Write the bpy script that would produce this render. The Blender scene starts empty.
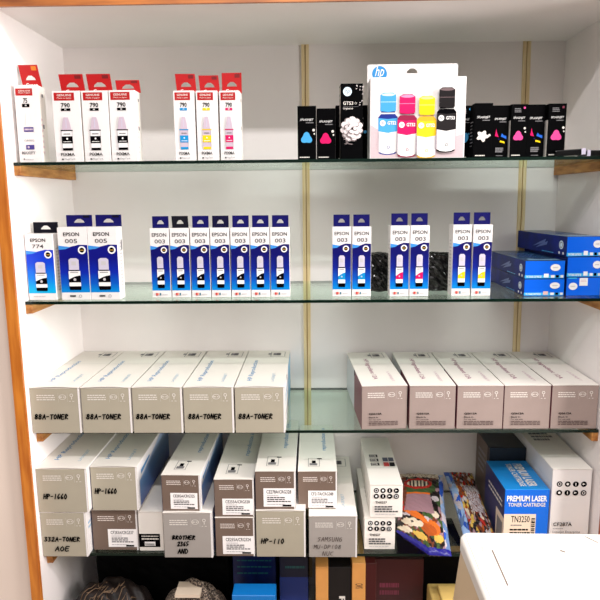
import bpy, bmesh, math, random
from mathutils import Vector, Matrix
random.seed(7)
S = bpy.context.scene
COL = S.collection

# ------------------------------------------------------------------ camera, world, lights, exposure
cam_d = bpy.data.cameras.new('camera'); cam = bpy.data.objects.new('camera', cam_d); COL.objects.link(cam)
yaw, pitch, roll = -0.0210, 0.1637, -0.0094
fw = Vector((math.sin(yaw)*math.cos(pitch), math.cos(yaw)*math.cos(pitch), -math.sin(pitch)))
r0 = Vector((math.cos(yaw), -math.sin(yaw), 0)); u0 = r0.cross(fw)
rt = math.cos(roll)*r0 + math.sin(roll)*u0; up = -math.sin(roll)*r0 + math.cos(roll)*u0
M = Matrix((rt, up, -fw)).transposed().to_4x4(); M.translation = Vector((0.6062, -1.5651, 1.45))
cam.matrix_world = M
cam_d.sensor_width = 36; cam_d.lens = 36*606.95/600; cam_d.clip_start = 0.02
S.camera = cam

w = bpy.data.worlds.new('world'); S.world = w; w.use_nodes = True
# the room around the unit: pale walls and ceiling above eye level, darker floor and furniture below
wt_ = w.node_tree; bg = wt_.nodes['Background']; bg.inputs[1].default_value = 1.0
wc = wt_.nodes.new('ShaderNodeTexCoord'); ws = wt_.nodes.new('ShaderNodeSeparateXYZ'); wr = wt_.nodes.new('ShaderNodeMapRange'); wq = wt_.nodes.new('ShaderNodeValToRGB')
wt_.links.new(wc.outputs['Generated'], ws.inputs[0]); wt_.links.new(ws.outputs['Z'], wr.inputs[0]); wr.inputs[1].default_value = -.3; wr.inputs[2].default_value = .7
wt_.links.new(wr.outputs[0], wq.inputs[0]); wt_.links.new(wq.outputs[0], bg.inputs[0])
we = wq.color_ramp.elements; we[0].position = .32; we[0].color = (.045, .035, .03, 1); we[1].position = .72; we[1].color = (1.0, .935, .92, 1)

def area(name, loc, aim, sx, sy, power, col):
    l = bpy.data.lights.new(name, 'AREA'); l.shape = 'RECTANGLE'; l.size = sx; l.size_y = sy; l.energy = power; l.color = col
    o = bpy.data.objects.new(name, l); COL.objects.link(o); o.location = loc
    o.rotation_euler = (Vector(aim)-Vector(loc)).to_track_quat('-Z', 'Y').to_euler(); return o
area('ceiling_tube_lamp', (0.80, -1.46, 2.45), (0.80, -0.5, 0.8), 1.2, 0.06, 16, (1.0, 0.975, 0.97))
area('doorway_daylight', (3.2, -1.30, 1.70), (0.0, -0.15, 1.2), 0.9, 1.7, 98, (1.0, 0.95, 0.93))

S.view_settings.view_transform = 'Standard'; S.view_settings.look = 'None'
S.view_settings.gamma = 1; S.view_settings.use_curve_mapping = False; S.view_settings.exposure = 0.34

# ------------------------------------------------------------------ materials
def lin(c):
    return tuple((x/12.92 if x <= .04045 else ((x+.055)/1.055)**2.4) for x in c)
MATS = {}
def mat(name, rgb, rough=.5, spec=.4, metal=0, noise=0, nscale=40, bump=0, stretch=None, rgb2=None, coat=0):
    if name in MATS: return MATS[name]
    m = bpy.data.materials.new(name); m.use_nodes = True; nt = m.node_tree; b = nt.nodes['Principled BSDF']
    c = lin([v/255 for v in rgb])
    b.inputs['Base Color'].default_value = (*c, 1); b.inputs['Roughness'].default_value = rough
    b.inputs['Specular IOR Level'].default_value = spec; b.inputs['Metallic'].default_value = metal
    b.inputs['Coat Weight'].default_value = coat
    if noise or bump:
        tc = nt.nodes.new('ShaderNodeTexCoord'); n = nt.nodes.new('ShaderNodeTexNoise'); n.inputs['Scale'].default_value = nscale
        n.inputs['Detail'].default_value = 4
        mp = nt.nodes.new('ShaderNodeMapping'); nt.links.new(tc.outputs['Object'], mp.inputs[0])
        if stretch: mp.inputs['Scale'].default_value = stretch
        nt.links.new(mp.outputs[0], n.inputs['Vector'])
        if noise:
            mx = nt.nodes.new('ShaderNodeValToRGB'); e = mx.color_ramp.elements
            e[0].position = .3; e[1].position = .7
            c2 = lin([v/255 for v in rgb2]) if rgb2 else tuple(x*(1-noise) for x in c)
            e[0].color = (*c2, 1); e[1].color = (*c, 1)
            nt.links.new(n.outputs['Fac'], mx.inputs[0]); nt.links.new(mx.outputs[0], b.inputs['Base Color'])
        if bump:
            bp = nt.nodes.new('ShaderNodeBump'); bp.inputs['Strength'].default_value = bump; bp.inputs['Distance'].default_value = .002
            nt.links.new(n.outputs['Fac'], bp.inputs['Height']); nt.links.new(bp.outputs[0], b.inputs['Normal'])
    MATS[name] = m; return m
def gradient_mat(name, stops, axis='Z', rough=.35, lo=0., hi=1.):
    """printed colour gradient along the object's own height"""
    if name in MATS: return MATS[name]
    m = bpy.data.materials.new(name); m.use_nodes = True; nt = m.node_tree; b = nt.nodes['Principled BSDF']
    b.inputs['Roughness'].default_value = rough; b.inputs['Specular IOR Level'].default_value = .3
    tc = nt.nodes.new('ShaderNodeTexCoord'); sp = nt.nodes.new('ShaderNodeSeparateXYZ'); mr = nt.nodes.new('ShaderNodeMapRange')
    cr = nt.nodes.new('ShaderNodeValToRGB')
    nt.links.new(tc.outputs['Object'], sp.inputs[0]); nt.links.new(sp.outputs[axis], mr.inputs[0])
    mr.inputs[1].default_value = lo; mr.inputs[2].default_value = hi
    nt.links.new(mr.outputs[0], cr.inputs[0]); nt.links.new(cr.outputs[0], b.inputs['Base Color'])
    e = cr.color_ramp.elements
    while len(e) < len(stops): e.new(.5)
    for k, (p, c) in enumerate(stops):
        e[k].position = p; e[k].color = (*lin([v/255 for v in c]), 1)
    MATS[name] = m; return m

laminate = mat('white_laminate', (247, 240, 238), .45, .35, noise=.05, nscale=6)
plaster = mat('room_plaster', (232, 214, 200), .8, .2, noise=.06, nscale=4)
floor_m = mat('floor_tile', (150, 135, 120), .4, noise=.15, nscale=8)
wood_orange = mat('varnished_pine', (214, 132, 48), .35, .5, noise=.5, nscale=14, stretch=(6, 6, .6), rgb2=(170, 88, 24), coat=.2)
wood_orange_x = mat('varnished_pine_across', (200, 120, 50), .35, .5, noise=.5, nscale=14, stretch=(.6, 6, 6), rgb2=(130, 66, 22), coat=.2)
wood_red = mat('varnished_red_wood', (176, 78, 30), .4, .4, noise=.4, nscale=14, stretch=(6, 6, .6), rgb2=(130, 50, 20))
wood_batten = mat('pine_batten', (206, 150, 84), .55, .3, noise=.5, nscale=22, stretch=(4, .7, 4), rgb2=(140, 84, 36))
wood_pale = mat('pale_strip', (240, 222, 180), .6, .3, noise=.25, nscale=25, stretch=(8, 8, .5), rgb2=(222, 194, 142))
dark_gap = mat('dark_gap', (170, 132, 80), .8)
white_card = mat('white_card', (230, 226, 224), .5, .3, noise=.03, nscale=12)
cream_card = mat('cream_card', (236, 230, 222), .5, .3, noise=.04, nscale=12)
gray_card = mat('grey_card', (170, 162, 144), .45, .3, noise=.05, nscale=25)
gray_card2 = mat('cool_grey_card', (160, 153, 147), .45, .3, noise=.05, nscale=25)
taupe_card = mat('taupe_card', (114, 96, 85), .4, .35, noise=.06, nscale=25)
pinkgray_card = mat('pinkish_grey_card', (154, 137, 130), .4, .35, noise=.07, nscale=25)
maroon = mat('maroon_print', (112, 38, 58), .4)
ink_black = mat('black_ink', (4, 3, 5), .7, .03)
black_card = mat('black_card', (3, 3, 4), .7, .03)
marker = mat('marker_ink', (4, 4, 4), .7, .03)
marker_brown = mat('brown_marker_ink', (70, 50, 44), .5, .2)
white_ink = mat('white_ink', (236, 234, 232), .5)
soft_white = mat('soft_white_ink', (222, 216, 208), .5)
gray_ink = mat('grey_ink', (120, 118, 120), .5)
pale_gray_ink = mat('pale_grey_ink', (190, 186, 188), .5)
red = mat('red_print', (172, 5, 9), .35, .4)
dark_red_print = mat('dark_red_print', (110, 8, 14), .35, .4)
orange_dot = mat('orange_dot', (232, 120, 30), .4)
navy = mat('navy_print', (10, 8, 84), .45, .2)
navy_dark = mat('dark_navy_print', (6, 6, 20), .5, .15)
blue_band = mat('light_blue_band', (58, 138, 214), .35)
blue_text = mat('blue_lettering', (84, 140, 190), .5)
blue_text2 = mat('pale_blue_lettering', (150, 184, 208), .5)
mag_text = mat('plum_lettering', (150, 84, 112), .5)
cyan_i = mat('cyan_ink', (10, 138, 200), .3)
mag_i = mat('magenta_ink', (204, 10, 92), .3)
yel_i = mat('yellow_ink', (236, 200, 10), .3)
pink_i = mat('pink_ink', (216, 70, 140), .3)
blue_i = mat('blue_ink', (30, 96, 200), .3)
deep_blue_i = mat('deep_blue_ink', (24, 44, 130), .3)
sky_blue_i = mat('sky_blue_ink', (66, 156, 210), .3)
pale_cap = mat('translucent_white_print', (196, 190, 206), .4)
lilac_print = mat('lilac_print', (196, 178, 192), .4)
violet_i = mat('violet_print', (66, 56, 128), .4)
glass_edge = mat('dark_green_glass_edge', (3, 26, 18), .25, .35)
sticker = mat('white_sticker', (246, 242, 240), .45)
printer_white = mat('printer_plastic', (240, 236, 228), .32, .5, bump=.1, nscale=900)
printer_shaded_side = mat('printer_shaded_side_plastic', (214, 190, 156), .4, .4)  # cream plastic with the shade of the unlit side put into its tan
printer_line = mat('printer_seam', (120, 104, 96), .6)
black_plastic = mat('black_plastic_film', (8, 8, 9), .18, .5)
blue_box = gradient_mat('blue_carton_print', [(0, (10, 96, 224)), (1, (8, 104, 230))], 'X', .3, 0, .1)
blue_side = mat('deep_blue_carton_print', (12, 32, 120), .45, .1, noise=.35, nscale=26, rgb2=(14, 30, 84))
blue_top = mat('blue_carton_top', (50, 90, 130), .25, .4, noise=.6, nscale=18, rgb2=(24, 44, 74))
cyan_strip = mat('cyan_strip', (56, 170, 226), .3)
tn_blue = mat('bright_blue_carton', (14, 104, 214), .35, .4)
tn_top = mat('cyan_blue_carton_top', (20, 128, 200), .35, .4)

def glass_material():
    m = bpy.data.materials.new('greenish_glass'); m.use_nodes = True; nt = m.node_tree; nt.nodes.clear()
    out = nt.nodes.new('ShaderNodeOutputMaterial'); t = nt.nodes.new('ShaderNodeBsdfTransparent'); g = nt.nodes.new('ShaderNodeBsdfGlossy')
    t.inputs[0].default_value = (.88, .95, .915, 1); g.inputs['Roughness'].default_value = .02; g.inputs['Color'].default_value = (.9, 1, .95, 1)
    fr = nt.nodes.new('ShaderNodeFresnel'); 
    ge = nt.nodes.new('ShaderNodeNewGeometry'); mr = nt.nodes.new('ShaderNodeMapRange'); mr.inputs[3].default_value = 1.5; mr.inputs[4].default_value = 1/1.5
    nt.links.new(ge.outputs['Backfacing'], mr.inputs[0]); nt.links.new(mr.outputs[0], fr.inputs[0])      # the thin pane reflects alike on both faces
    mx = nt.nodes.new('ShaderNodeMixShader')
    nt.links.new(fr.outputs[0], mx.inputs[0]); nt.links.new(t.outputs[0], mx.inputs[1]); nt.links.new(g.outputs[0], mx.inputs[2]); nt.links.new(mx.outputs[0], out.inputs[0])
    return m
glass_m = glass_material()

# ------------------------------------------------------------------ mesh helpers
class MB:
    def __init__(s): s.v = []; s.f = []; s.mi = []; s.m = []; s.sm = []
    def slot(s, m):
        if m not in s.m: s.m.append(m)
        return s.m.index(m)
    def face(s, pts, m, smooth=False):
        k = len(s.v); s.v += [tuple(p) for p in pts]; s.f.append(tuple(range(k, k+len(pts)))); s.mi.append(s.slot(m)); s.sm.append(smooth)
    def mesh(s, verts, faces, m, smooth=False):
        k = len(s.v); s.v += [tuple(p) for p in verts]; i = s.slot(m)
        for q, f in enumerate(faces): s.f.append(tuple(k+a for a in f)); s.mi.append(i if not isinstance(m, list) else m[q]); s.sm.append(smooth)
    def box(s, x0, x1, y0, y1, z0, z1, m, skip=()):
        mm = m if isinstance(m, dict) else {}
        d = mm.get('*', m)
        v = [(x0,y0,z0),(x1,y0,z0),(x1,y1,z0),(x0,y1,z0),(x0,y0,z1),(x1,y0,z1),(x1,y1,z1),(x0,y1,z1)]
        k = len(s.v); s.v += v
        for n, f in (('bottom',(0,3,2,1)),('top',(4,5,6,7)),('front',(0,1,5,4)),('back',(2,3,7,6)),('left',(3,0,4,7)),('right',(1,2,6,5))):
            if n in skip: continue
            s.f.append(tuple(k+a for a in f)); s.mi.append(s.slot(mm.get(n, d))); s.sm.append(False)
    def bbox(s, x0, x1, y0, y1, z0, z1, m, b=.001, seg=2):
        """bevelled box"""
        bm = bmesh.new(); bmesh.ops.create_cube(bm, size=1)
        for v in bm.verts: v.co = ((x0+x1)/2+v.co.x*(x1-x0), (y0+y1)/2+v.co.y*(y1-y0), (z0+z1)/2+v.co.z*(z1-z0))
        bmesh.ops.bevel(bm, geom=list(bm.edges), offset=b, segments=seg, affect='EDGES', profile=.5)
        bm.verts.index_update()
        mm = m if isinstance(m, dict) else {'*': m}
        k = len(s.v); s.v += [tuple(v.co) for v in bm.verts]
        bm.normal_update()
        for f in bm.faces:
            n = f.normal; ax = max(range(3), key=lambda a: abs(n[a])); nm = (('left','right'),('front','back'),('bottom','top'))[ax][n[ax] > 0]
            s.f.append(tuple(k+v.index for v in f.verts)); s.mi.append(s.slot(mm.get(nm, mm.get('*')))); s.sm.append(False)
        bm.free()
    def tube(s, pts, r, m, n=8):
        pts = [Vector(p) for p in pts]; k = len(s.v)
        for i, p in enumerate(pts):
            d = (pts[min(i+1, len(pts)-1)]-pts[max(i-1, 0)]).normalized(); a = d.orthogonal().normalized(); b = d.cross(a)
            for j in range(n):
                t = 2*math.pi*j/n; s.v.append(tuple(p+a*math.cos(t)*r+b*math.sin(t)*r))
        i0 = s.slot(m)
        for i in range(len(pts)-1):
            for j in range(n):
                s.f.append((k+i*n+j, k+i*n+(j+1)%n, k+(i+1)*n+(j+1)%n, k+(i+1)*n+j)); s.mi.append(i0); s.sm.append(True)
        for c in (list(range(n))[::-1], [ (len(pts)-1)*n+j for j in range(n)]):
            s.f.append(tuple(k+j for j in c)); s.mi.append(i0); s.sm.append(False)
    def build(s, name, parent=None, loc=(0,0,0), rotz=0):
        me = bpy.data.meshes.new(name); me.from_pydata(s.v, [], s.f); me.update()
        for m in s.m: me.materials.append(m)
        for p, i, sm in zip(me.polygons, s.mi, s.sm): p.material_index = i; p.use_smooth = sm
        o = bpy.data.objects.new(name, me); COL.objects.link(o)
        if parent: o.parent = parent
        o.location = loc; o.rotation_euler = (0, 0, rotz); return o

def tag(o, label, cat, group=None, kind=None):
    o['label'] = label; o['category'] = cat
    if group: o['group'] = group
    if kind: o['kind'] = kind
    return o
def wrap(body, name):
    """a thing made of parts: an Empty at the foot of its carton"""
    r = bpy.data.objects.new(name, None); COL.objects.link(r); body.name = 'carton_body'; body.parent = r
    for c in list(body.children): c.parent = r
    return r
def struct(o): o['kind'] = 'structure'; return o

_tc = {}
def glyphs(txt, bold=0, shear=0):
    """outline of a word set in the built-in face, normalised to 0..1 on both axes"""
    k = (txt, bold, shear)
    if k in _tc: return _tc[k]
    c = bpy.data.curves.new('t', 'FONT'); c.body = txt; c.offset = bold; c.shear = shear; c.resolution_u = 2
    o = bpy.data.objects.new('t', c); COL.objects.link(o)
    dg = bpy.context.evaluated_depsgraph_get(); dg.update()
    me = o.evaluated_get(dg).to_mesh()
    v = [(p.co.x, p.co.y) for p in me.vertices]; f = [tuple(p.vertices) for p in me.polygons]
    o.evaluated_get(dg).to_mesh_clear(); bpy.data.objects.remove(o); bpy.data.curves.remove(c)
    x0 = min(a for a, b in v); x1 = max(a for a, b in v); y0 = min(b for a, b in v); y1 = max(b for a, b in v)
    _tc[k] = ([((a-x0)/(x1-x0), (b-y0)/(y1-y0)) for a, b in v], f); return _tc[k]

# single-stroke letters for the marker writing (x 0..1, y 0..1)
HW = {'A': [[(0,0),(.45,1),(.8,0)],[(.15,.4),(.7,.42)]], 'B': [[(0,0),(.05,1),(.6,.85),(.1,.5),(.7,.3),(0,0)]], 'D': [[(0,0),(.1,1),(.7,.6),(.5,.1),(0,0)]],
 'E': [[(.7,1),(.05,.95),(0,0),(.65,.03)],[(.05,.5),(.55,.52)]], 'H': [[(0,0),(.05,1)],[(.05,.48),(.7,.55)],[(.65,0),(.75,1)]], 'L': [[(.05,1),(0,0),(.6,.05)]],
 'M': [[(0,0),(.1,1),(.4,.4),(.75,1),(.8,0)]], 'N': [[(0,0),(.08,1),(.6,0),(.75,1)]], 'O': [[(.35,1),(0,.5),(.3,0),(.7,.45),(.35,1)]], 'P': [[(0,0),(.08,1),(.7,.75),(.05,.45)]],
 'R': [[(0,0),(.08,1),(.65,.78),(.05,.5),(.7,0)]], 'T': [[(0,.95),(.8,1)],[(.4,1),(.35,0)]], 'U': [[(0,1),(.05,.1),(.6,.05),(.7,1)]], 'W': [[(0,1),(.15,0),(.4,.6),(.6,0),(.8,1)]],
 'S': [[(.7,.95),(.1,.8),(.6,.35),(.05,0)]], 'G': [[(.7,.9),(.1,.75),(.1,.1),(.65,.1),(.65,.5),(.35,.5)]], 'K': [[(0,0),(.05,1)],[(.7,1),(.05,.5),(.7,0)]], 'C': [[(.7,.9),(.1,.7),(.1,.15),(.65,.05)]],
 'I': [[(.3,0),(.35,1)]], '0': [[(.35,1),(0,.5),(.3,0),(.65,.45),(.35,1)]], '1': [[(.3,0),(.4,1)]], '2': [[(.05,.8),(.5,1),(.55,.6),(0,0),(.7,.05)]],
 '3': [[(.05,.98),(.55,.9),(.25,.56),(.55,.34),(.4,.04),(0,.04)]], '5': [[(.7,1),(.15,.95),(.1,.55),(.6,.35),(0,0)]], '6': [[(.5,1),(.05,.4),(.25,0),(.6,.25),(.1,.4)]],
 '8': [[(.33,.52),(.12,.68),(.14,.9),(.36,1),(.56,.88),(.54,.66),(.33,.52)],[(.33,.52),(.05,.36),(.05,.12),(.3,0),(.55,.12),(.56,.36),(.33,.52)]], '-': [[(.1,.45),(.6,.5)]], '.': [[(.3,.1),(.4,.0)]], ' ': [], '7': [[(.05,.95),(.7,1),(.25,0)]], '4': [[(.5,0),(.55,1),(0,.35),(.75,.38)]]}

class Face:
    """lays printed shapes on one face of a box; u runs along the face, v up, both in metres from its lower left corner"""
    def __init__(s, mb, o, ux, vx, W, H):
        s.mb = mb; s.o = Vector(o); s.ux = Vector(ux); s.vx = Vector(vx); s.n = s.ux.cross(s.vx); s.W = W; s.H = H; s.k = 0
    def p(s, u, v, e): return s.o+s.ux*u*s.W+s.vx*v*s.H+s.n*e
    def e(s): s.k += 1; return .00012*s.k+.00015
    def poly(s, pts, m, e=None): e = e or s.e(); s.mb.face([s.p(u, v, e) for u, v in pts], m)
    def rect(s, u0, v0, u1, v1, m): s.poly([(u0,v0),(u1,v0),(u1,v1),(u0,v1)], m)
    def ell(s, u, v, ru, m, rv=None, n=20, a0=0, a1=2*math.pi):
        rv = rv or ru*s.W/s.H
        s.poly([(u+ru*math.cos(a0+(a1-a0)*i/n), v+rv*math.sin(a0+(a1-a0)*i/n)) for i in range(n)], m)
    def ring(s, u, v, ru, m, t=.18, rv=None, n=20):
        rv = rv or ru*s.W/s.H; e = s.e()
        for i in range(n):
            a, b = 2*math.pi*i/n, 2*math.pi*(i+1)/n
            s.mb.face([s.p(u+ru*k*math.cos(q), v+rv*k*math.sin(q), e) for q, k in ((a,1-t),(a,1),(b,1),(b,1-t))], m)
    def frame(s, u0, v0, u1, v1, m, t=.006):
        tu = t; tv = t*s.W/s.H; e = s.e()
        for a, b, c, d in ((u0,v0,u1,v0+tv),(u0,v1-tv,u1,v1),(u0,v0,u0+tu,v1),(u1-tu,v0,u1,v1)):
            s.mb.face([s.p(a,b,e), s.p(c,b,e), s.p(c,d,e), s.p(a,d,e)], m)
    def text(s, t, u0, v0, u1, v1, m, bold=.02, shear=0, turn=0):
        vs, fs = glyphs(t, bold, shear); e = s.e(); P = []
        for a, b in vs:
            if turn == 1: a, b = 1-b, a       # reads upwards
            elif turn == -1: a, b = b, 1-a
            P.append(s.p(u0+(u1-u0)*a, v0+(v1-v0)*b, e))
        s.mb.mesh(P, fs, m)
    def words(s, u0, v0, u1, v1, rows, m, seed=0, fill=.6):
        """lines of print too small to read: rows of short dashes"""
        r = random.Random(seed); e = s.e(); h = (v1-v0)/rows
        for i in range(rows):
            v = v1-(i+1)*h+h*(1-fill)/2; u = u0; end = u1-(u1-u0)*r.choice((0, 0, .1, .25))
            while u < end:
                L = min((u1-u0)*r.uniform(.06, .2), end-u)
                if L > .01: s.mb.face([s.p(u,v,e), s.p(u+L,v,e), s.p(u+L,v+h*fill,e), s.p(u,v+h*fill,e)], m)
                u += L+(u1-u0)*.025
    def hand(s, t, u0, v0, u1, v1, m, th=.0019, slant=.25, seed=0):
        r = random.Random(seed); e = s.e(); n = len(t); cw = (u1-u0)/n
        for i, ch in enumerate(t):
            dy = r.uniform(-.05, .05)
            for st in HW.get(ch, []):
                P = [Vector(((u0+cw*(i+a*.92+slant*b*.7))*s.W, (v0+(v1-v0)*(b+dy))*s.H)) for a, b in st]
                if len(P) > 2 and len(st) > 3:
                    Q = []
                    for q in range(len(P)-1):
                        p0 = P[max(q-1,0)]; p1 = P[q]; p2 = P[q+1]; p3 = P[min(q+2,len(P)-1)]
                        for k in range(3):
                            x = k/3; Q.append(.5*((2*p1)+(p2-p0)*x+(2*p0-5*p1+4*p2-p3)*x*x+(3*p1-p0-3*p2+p3)*x*x*x))
                    P = Q+[P[-1]]
                for a, b in zip(P, P[1:]):
                    d = (b-a)
                    if d.length < 1e-6: continue
                    d.normalize(); nn = Vector((-d.y, d.x))*th/2; a2 = a-d*th*.4; b2 = b+d*th*.4
                    s.mb.face([s.p(q.x/s.W, q.y/s.H, e) for q in (a2-nn, b2-nn, b2+nn, a2+nn)], m)
def faces(mb, x0, x1, y0, y1, z0, z1):
    return dict(front=Face(mb, (x0,y0,z0), (1,0,0), (0,0,1), x1-x0, z1-z0),
                right=Face(mb, (x1,y0,z0), (0,1,0), (0,0,1), y1-y0, z1-z0),
                left=Face(mb, (x0,y1,z0), (0,-1,0), (0,0,1), y1-y0, z1-z0),
                top=Face(mb, (x0,y0,z1), (1,0,0), (0,1,0), x1-x0, y1-y0))

# ------------------------------------------------------------------ the setting
XL, XR, YF = -0.006, 1.224, -0.34
ZS = [1.5279, 1.2385, 0.9501, 0.6570]      # middles of the four glass shelves
ZT = [z+.003 for z in ZS]; SD = .3036
def sbox(name, *a):
    m = a[-1]; b = MB(); b.box(*a[:6], m); return struct(b.build(name))
sbox('wall_back', XL-.02, XR+.02, 0, .012, 0, 1.86, laminate)
sbox('wall_left', XL-.019, XL, YF, 0, 0, 1.8236, laminate)
sbox('wall_right', XR, XR+.019, YF, 0, 0, 1.8236, laminate)
sbox('ceiling', XL-.019, XR+.019, YF, 0, 1.8236, 1.8416, laminate)
sbox('trim_1', XL-.020, XL+.003, YF-.007, YF-.0002, 0, 1.8176, wood_orange)
sbox('trim_2', XR-.003, XR+.021, YF-.007, YF-.0002, 0, 1.8176, wood_red)
sbox('trim_3', XL-.020, XR+.021, YF-.007, YF-.0002, 1.8178, 1.8440, wood_orange_x)
sbox('wall_outer_left', -1.6, XL-.0205, YF+.006, YF+.05, 0, 2.8, plaster)
sbox('wall_outer_right', XR+.0215, 2.4, YF+.006, YF+.05, 0, 2.8, plaster)
sbox('floor', -1.6, 2.4, -2.6, .05, -.05, 0, floor_m)
for n, x, dx in (('trim_4', .5915, 0), ('trim_5', 1.1355, -.010)):
    b = MB()
    for s in (-1, 1):
        for (za, zb) in ((.40, 1.8236),):
            xa = x+s*.0052+dx*.5*((za-1.08)/-.72*-1); 
            pts = []
            for z in (za, zb):
                c = x+s*.0052+dx*((z-1.4)/.72); pts.append((c, z))
            (c0, a0), (c1, a1) = pts
            hw = .0040
            v = [(c0-hw,-.004,a0),(c0+hw,-.004,a0),(c1+hw,-.004,a1),(c1-hw,-.004,a1),(c0-hw,0,a0),(c0+hw,0,a0),(c1+hw,0,a1),(c1-hw,0,a1)]
            b.mesh(v, [(0,1,2,3),(1,5,6,2),(4,0,3,7),(3,2,6,7),(5,4,7,6),(4,5,1,0)], wood_pale)
    c0 = x+dx*((.40-1.4)/.72); c1 = x+dx*((1.8236-1.4)/.72)
    b.mesh([(c0-.0013,-.0012,.40),(c0+.0013,-.0012,.40),(c1+.0013,-.0012,1.8236),(c1-.0013,-.0012,1.8236)], [(0,1,2,3)], dark_gap)
    struct(b.build(n))
SHN = ['topmost', 'second', 'third', 'lowest']
SHL = ['topmost green edged glass shelf, carrying the red topped ink boxes', 'second green edged glass shelf, carrying the blue and white ink boxes',
       'third green edged glass shelf, under the single row of long toner cartons', 'lowest green edged glass shelf, under the stacked toner cartons']
for i, z in enumerate(ZS):
    b = MB(); b.box(XL+.001, XR-.001, -SD, -.001, -.0034, .003, {'*': glass_edge, 'top': glass_m, 'bottom': glass_m})
    o = b.build('glass_shelf', loc=(0, 0, z)); tag(o, SHL[i], 'shelf', 'glass shelves')
    for s, x0 in (('left', XL), ('right', XR-.014)):
        b = MB(); b.bbox(0, .014, -.302, -.006, -.0235, -.0035, wood_batten, .0008, 1)
        o = b.build('shelf_batten', loc=(x0, 0, z))
        tag(o, 'pine batten on the %s side panel holding up the %s glass shelf' % (s, SHN[i]), 'wooden batten', 'pine shelf battens')
b = MB(); b.box(XL+.001, XR-.001, YF+.001, -.001, 0, .018, laminate); struct(b.build('trim_6', loc=(0, 0, .352)))

# ------------------------------------------------------------------ thing builders
def hang_tab(parent, w, h, d, z, m, hole_w=.018, hole_h=.006, logo=None, patch=None, skew=0, lean=0, hole_m=None):
    """flat hang tab with a real slot cut out, standing at depth d; local x centred"""
    b = MB(); n = 6; hz = h*.34; e = .0004
    def ring(y):
        return
    # outline panels around the slot (a low triangular euro hole)
    hw = hole_w/2
    hole = [(-hw, hz), (hw, hz), (hw*.86, hz+hole_h*.45), (hw*.34, hz+hole_h), (-hw*.34, hz+hole_h), (-hw*.86, hz+hole_h*.45)]
    W = w/2; outer = [(-W, 0), (W, 0), (W, h), (-W, h)]
    def T(p, y): return (p[0]+skew*p[1]/h, y+lean*p[1]/h, p[1])
    quads = [[outer[0], outer[1], hole[1], hole[0]], [outer[1], outer[2], hole[2], hole[1]], [outer[2], hole[3], hole[2]], [outer[2], outer[3], hole[4], hole[3]], [outer[3], hole[5], hole[4]], [outer[3], outer[0], hole[0], hole[5]]]
    for q in quads:
        b.face([T(p, -e) for p in q], m); b.face([T(p, e) for p in q[::-1]], white_card)
    for loop in (outer, hole[::-1]):
        for p, q in zip(loop, loop[1:]+loop[:1]):
            b.face([T(p, e), T(q, e), T(q, -e), T(p, -e)], m)
    if logo:
        vs, fs = glyphs(logo, .02, 0); lw = w*.62; lh = h*.17
        b.mesh([T(((a-.5)*lw, h*.04+c*lh), -e-.0002) for a, c in vs], fs, white_ink)
    if patch:
        b.face([T(p, -e-.0002) for p in ((W*.3, h*.76), (W*.82, h*.76), (W*.82, h*.94), (W*.3, h*.94))], patch)
    return b.build('hang_tab', parent, (0, d, z))

def ink_bottle_print(F, u, v0, wu, hv, col, body=white_ink, kind='slim'):
    """printed picture of an ink bottle; u centre, v0 foot, wu width, hv height (face fractions)"""
    h = wu/2
    F.poly([(u-h*.92, v0), (u+h*.92, v0), (u+h, v0+hv*.05), (u+h, v0+hv*.60), (u-h, v0+hv*.60), (u-h, v0+hv*.05)], ink_black)
    F.rect(u-h, v0+hv*.12, u+h, v0+hv*.60, body)
    F.poly([(u-h, v0+hv*.24), (u+h, v0+hv*.24), (u+h, v0+hv*.46), (u+h*.3, v0+hv*.44), (u-h*.3, v0+hv*.40), (u-h, v0+hv*.34)], col)
    F.ell(u, v0+hv*.33, h*.24, pale_gray_ink, n=10)
    F.words(u-h*.7, v0+hv*.53, u+h*.7, v0+hv*.57, 1, gray_ink, 3)
    F.rect(u-h*.8, v0+hv*.60, u+h*.8, v0+hv*.635, ink_black if kind == 'slim' else gray_ink)
    F.poly([(u-h*.86, v0+hv*.635), (u+h*.86, v0+hv*.635), (u+h*.86, v0+hv*.95), (u+h*.5, v0+hv), (u-h*.5, v0+hv), (u-h*.86, v0+hv*.95)], pale_cap)
    F.rect(u-h*.4, v0+hv*.78, u+h*.4, v0+hv*.9, pale_gray_ink)

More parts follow.
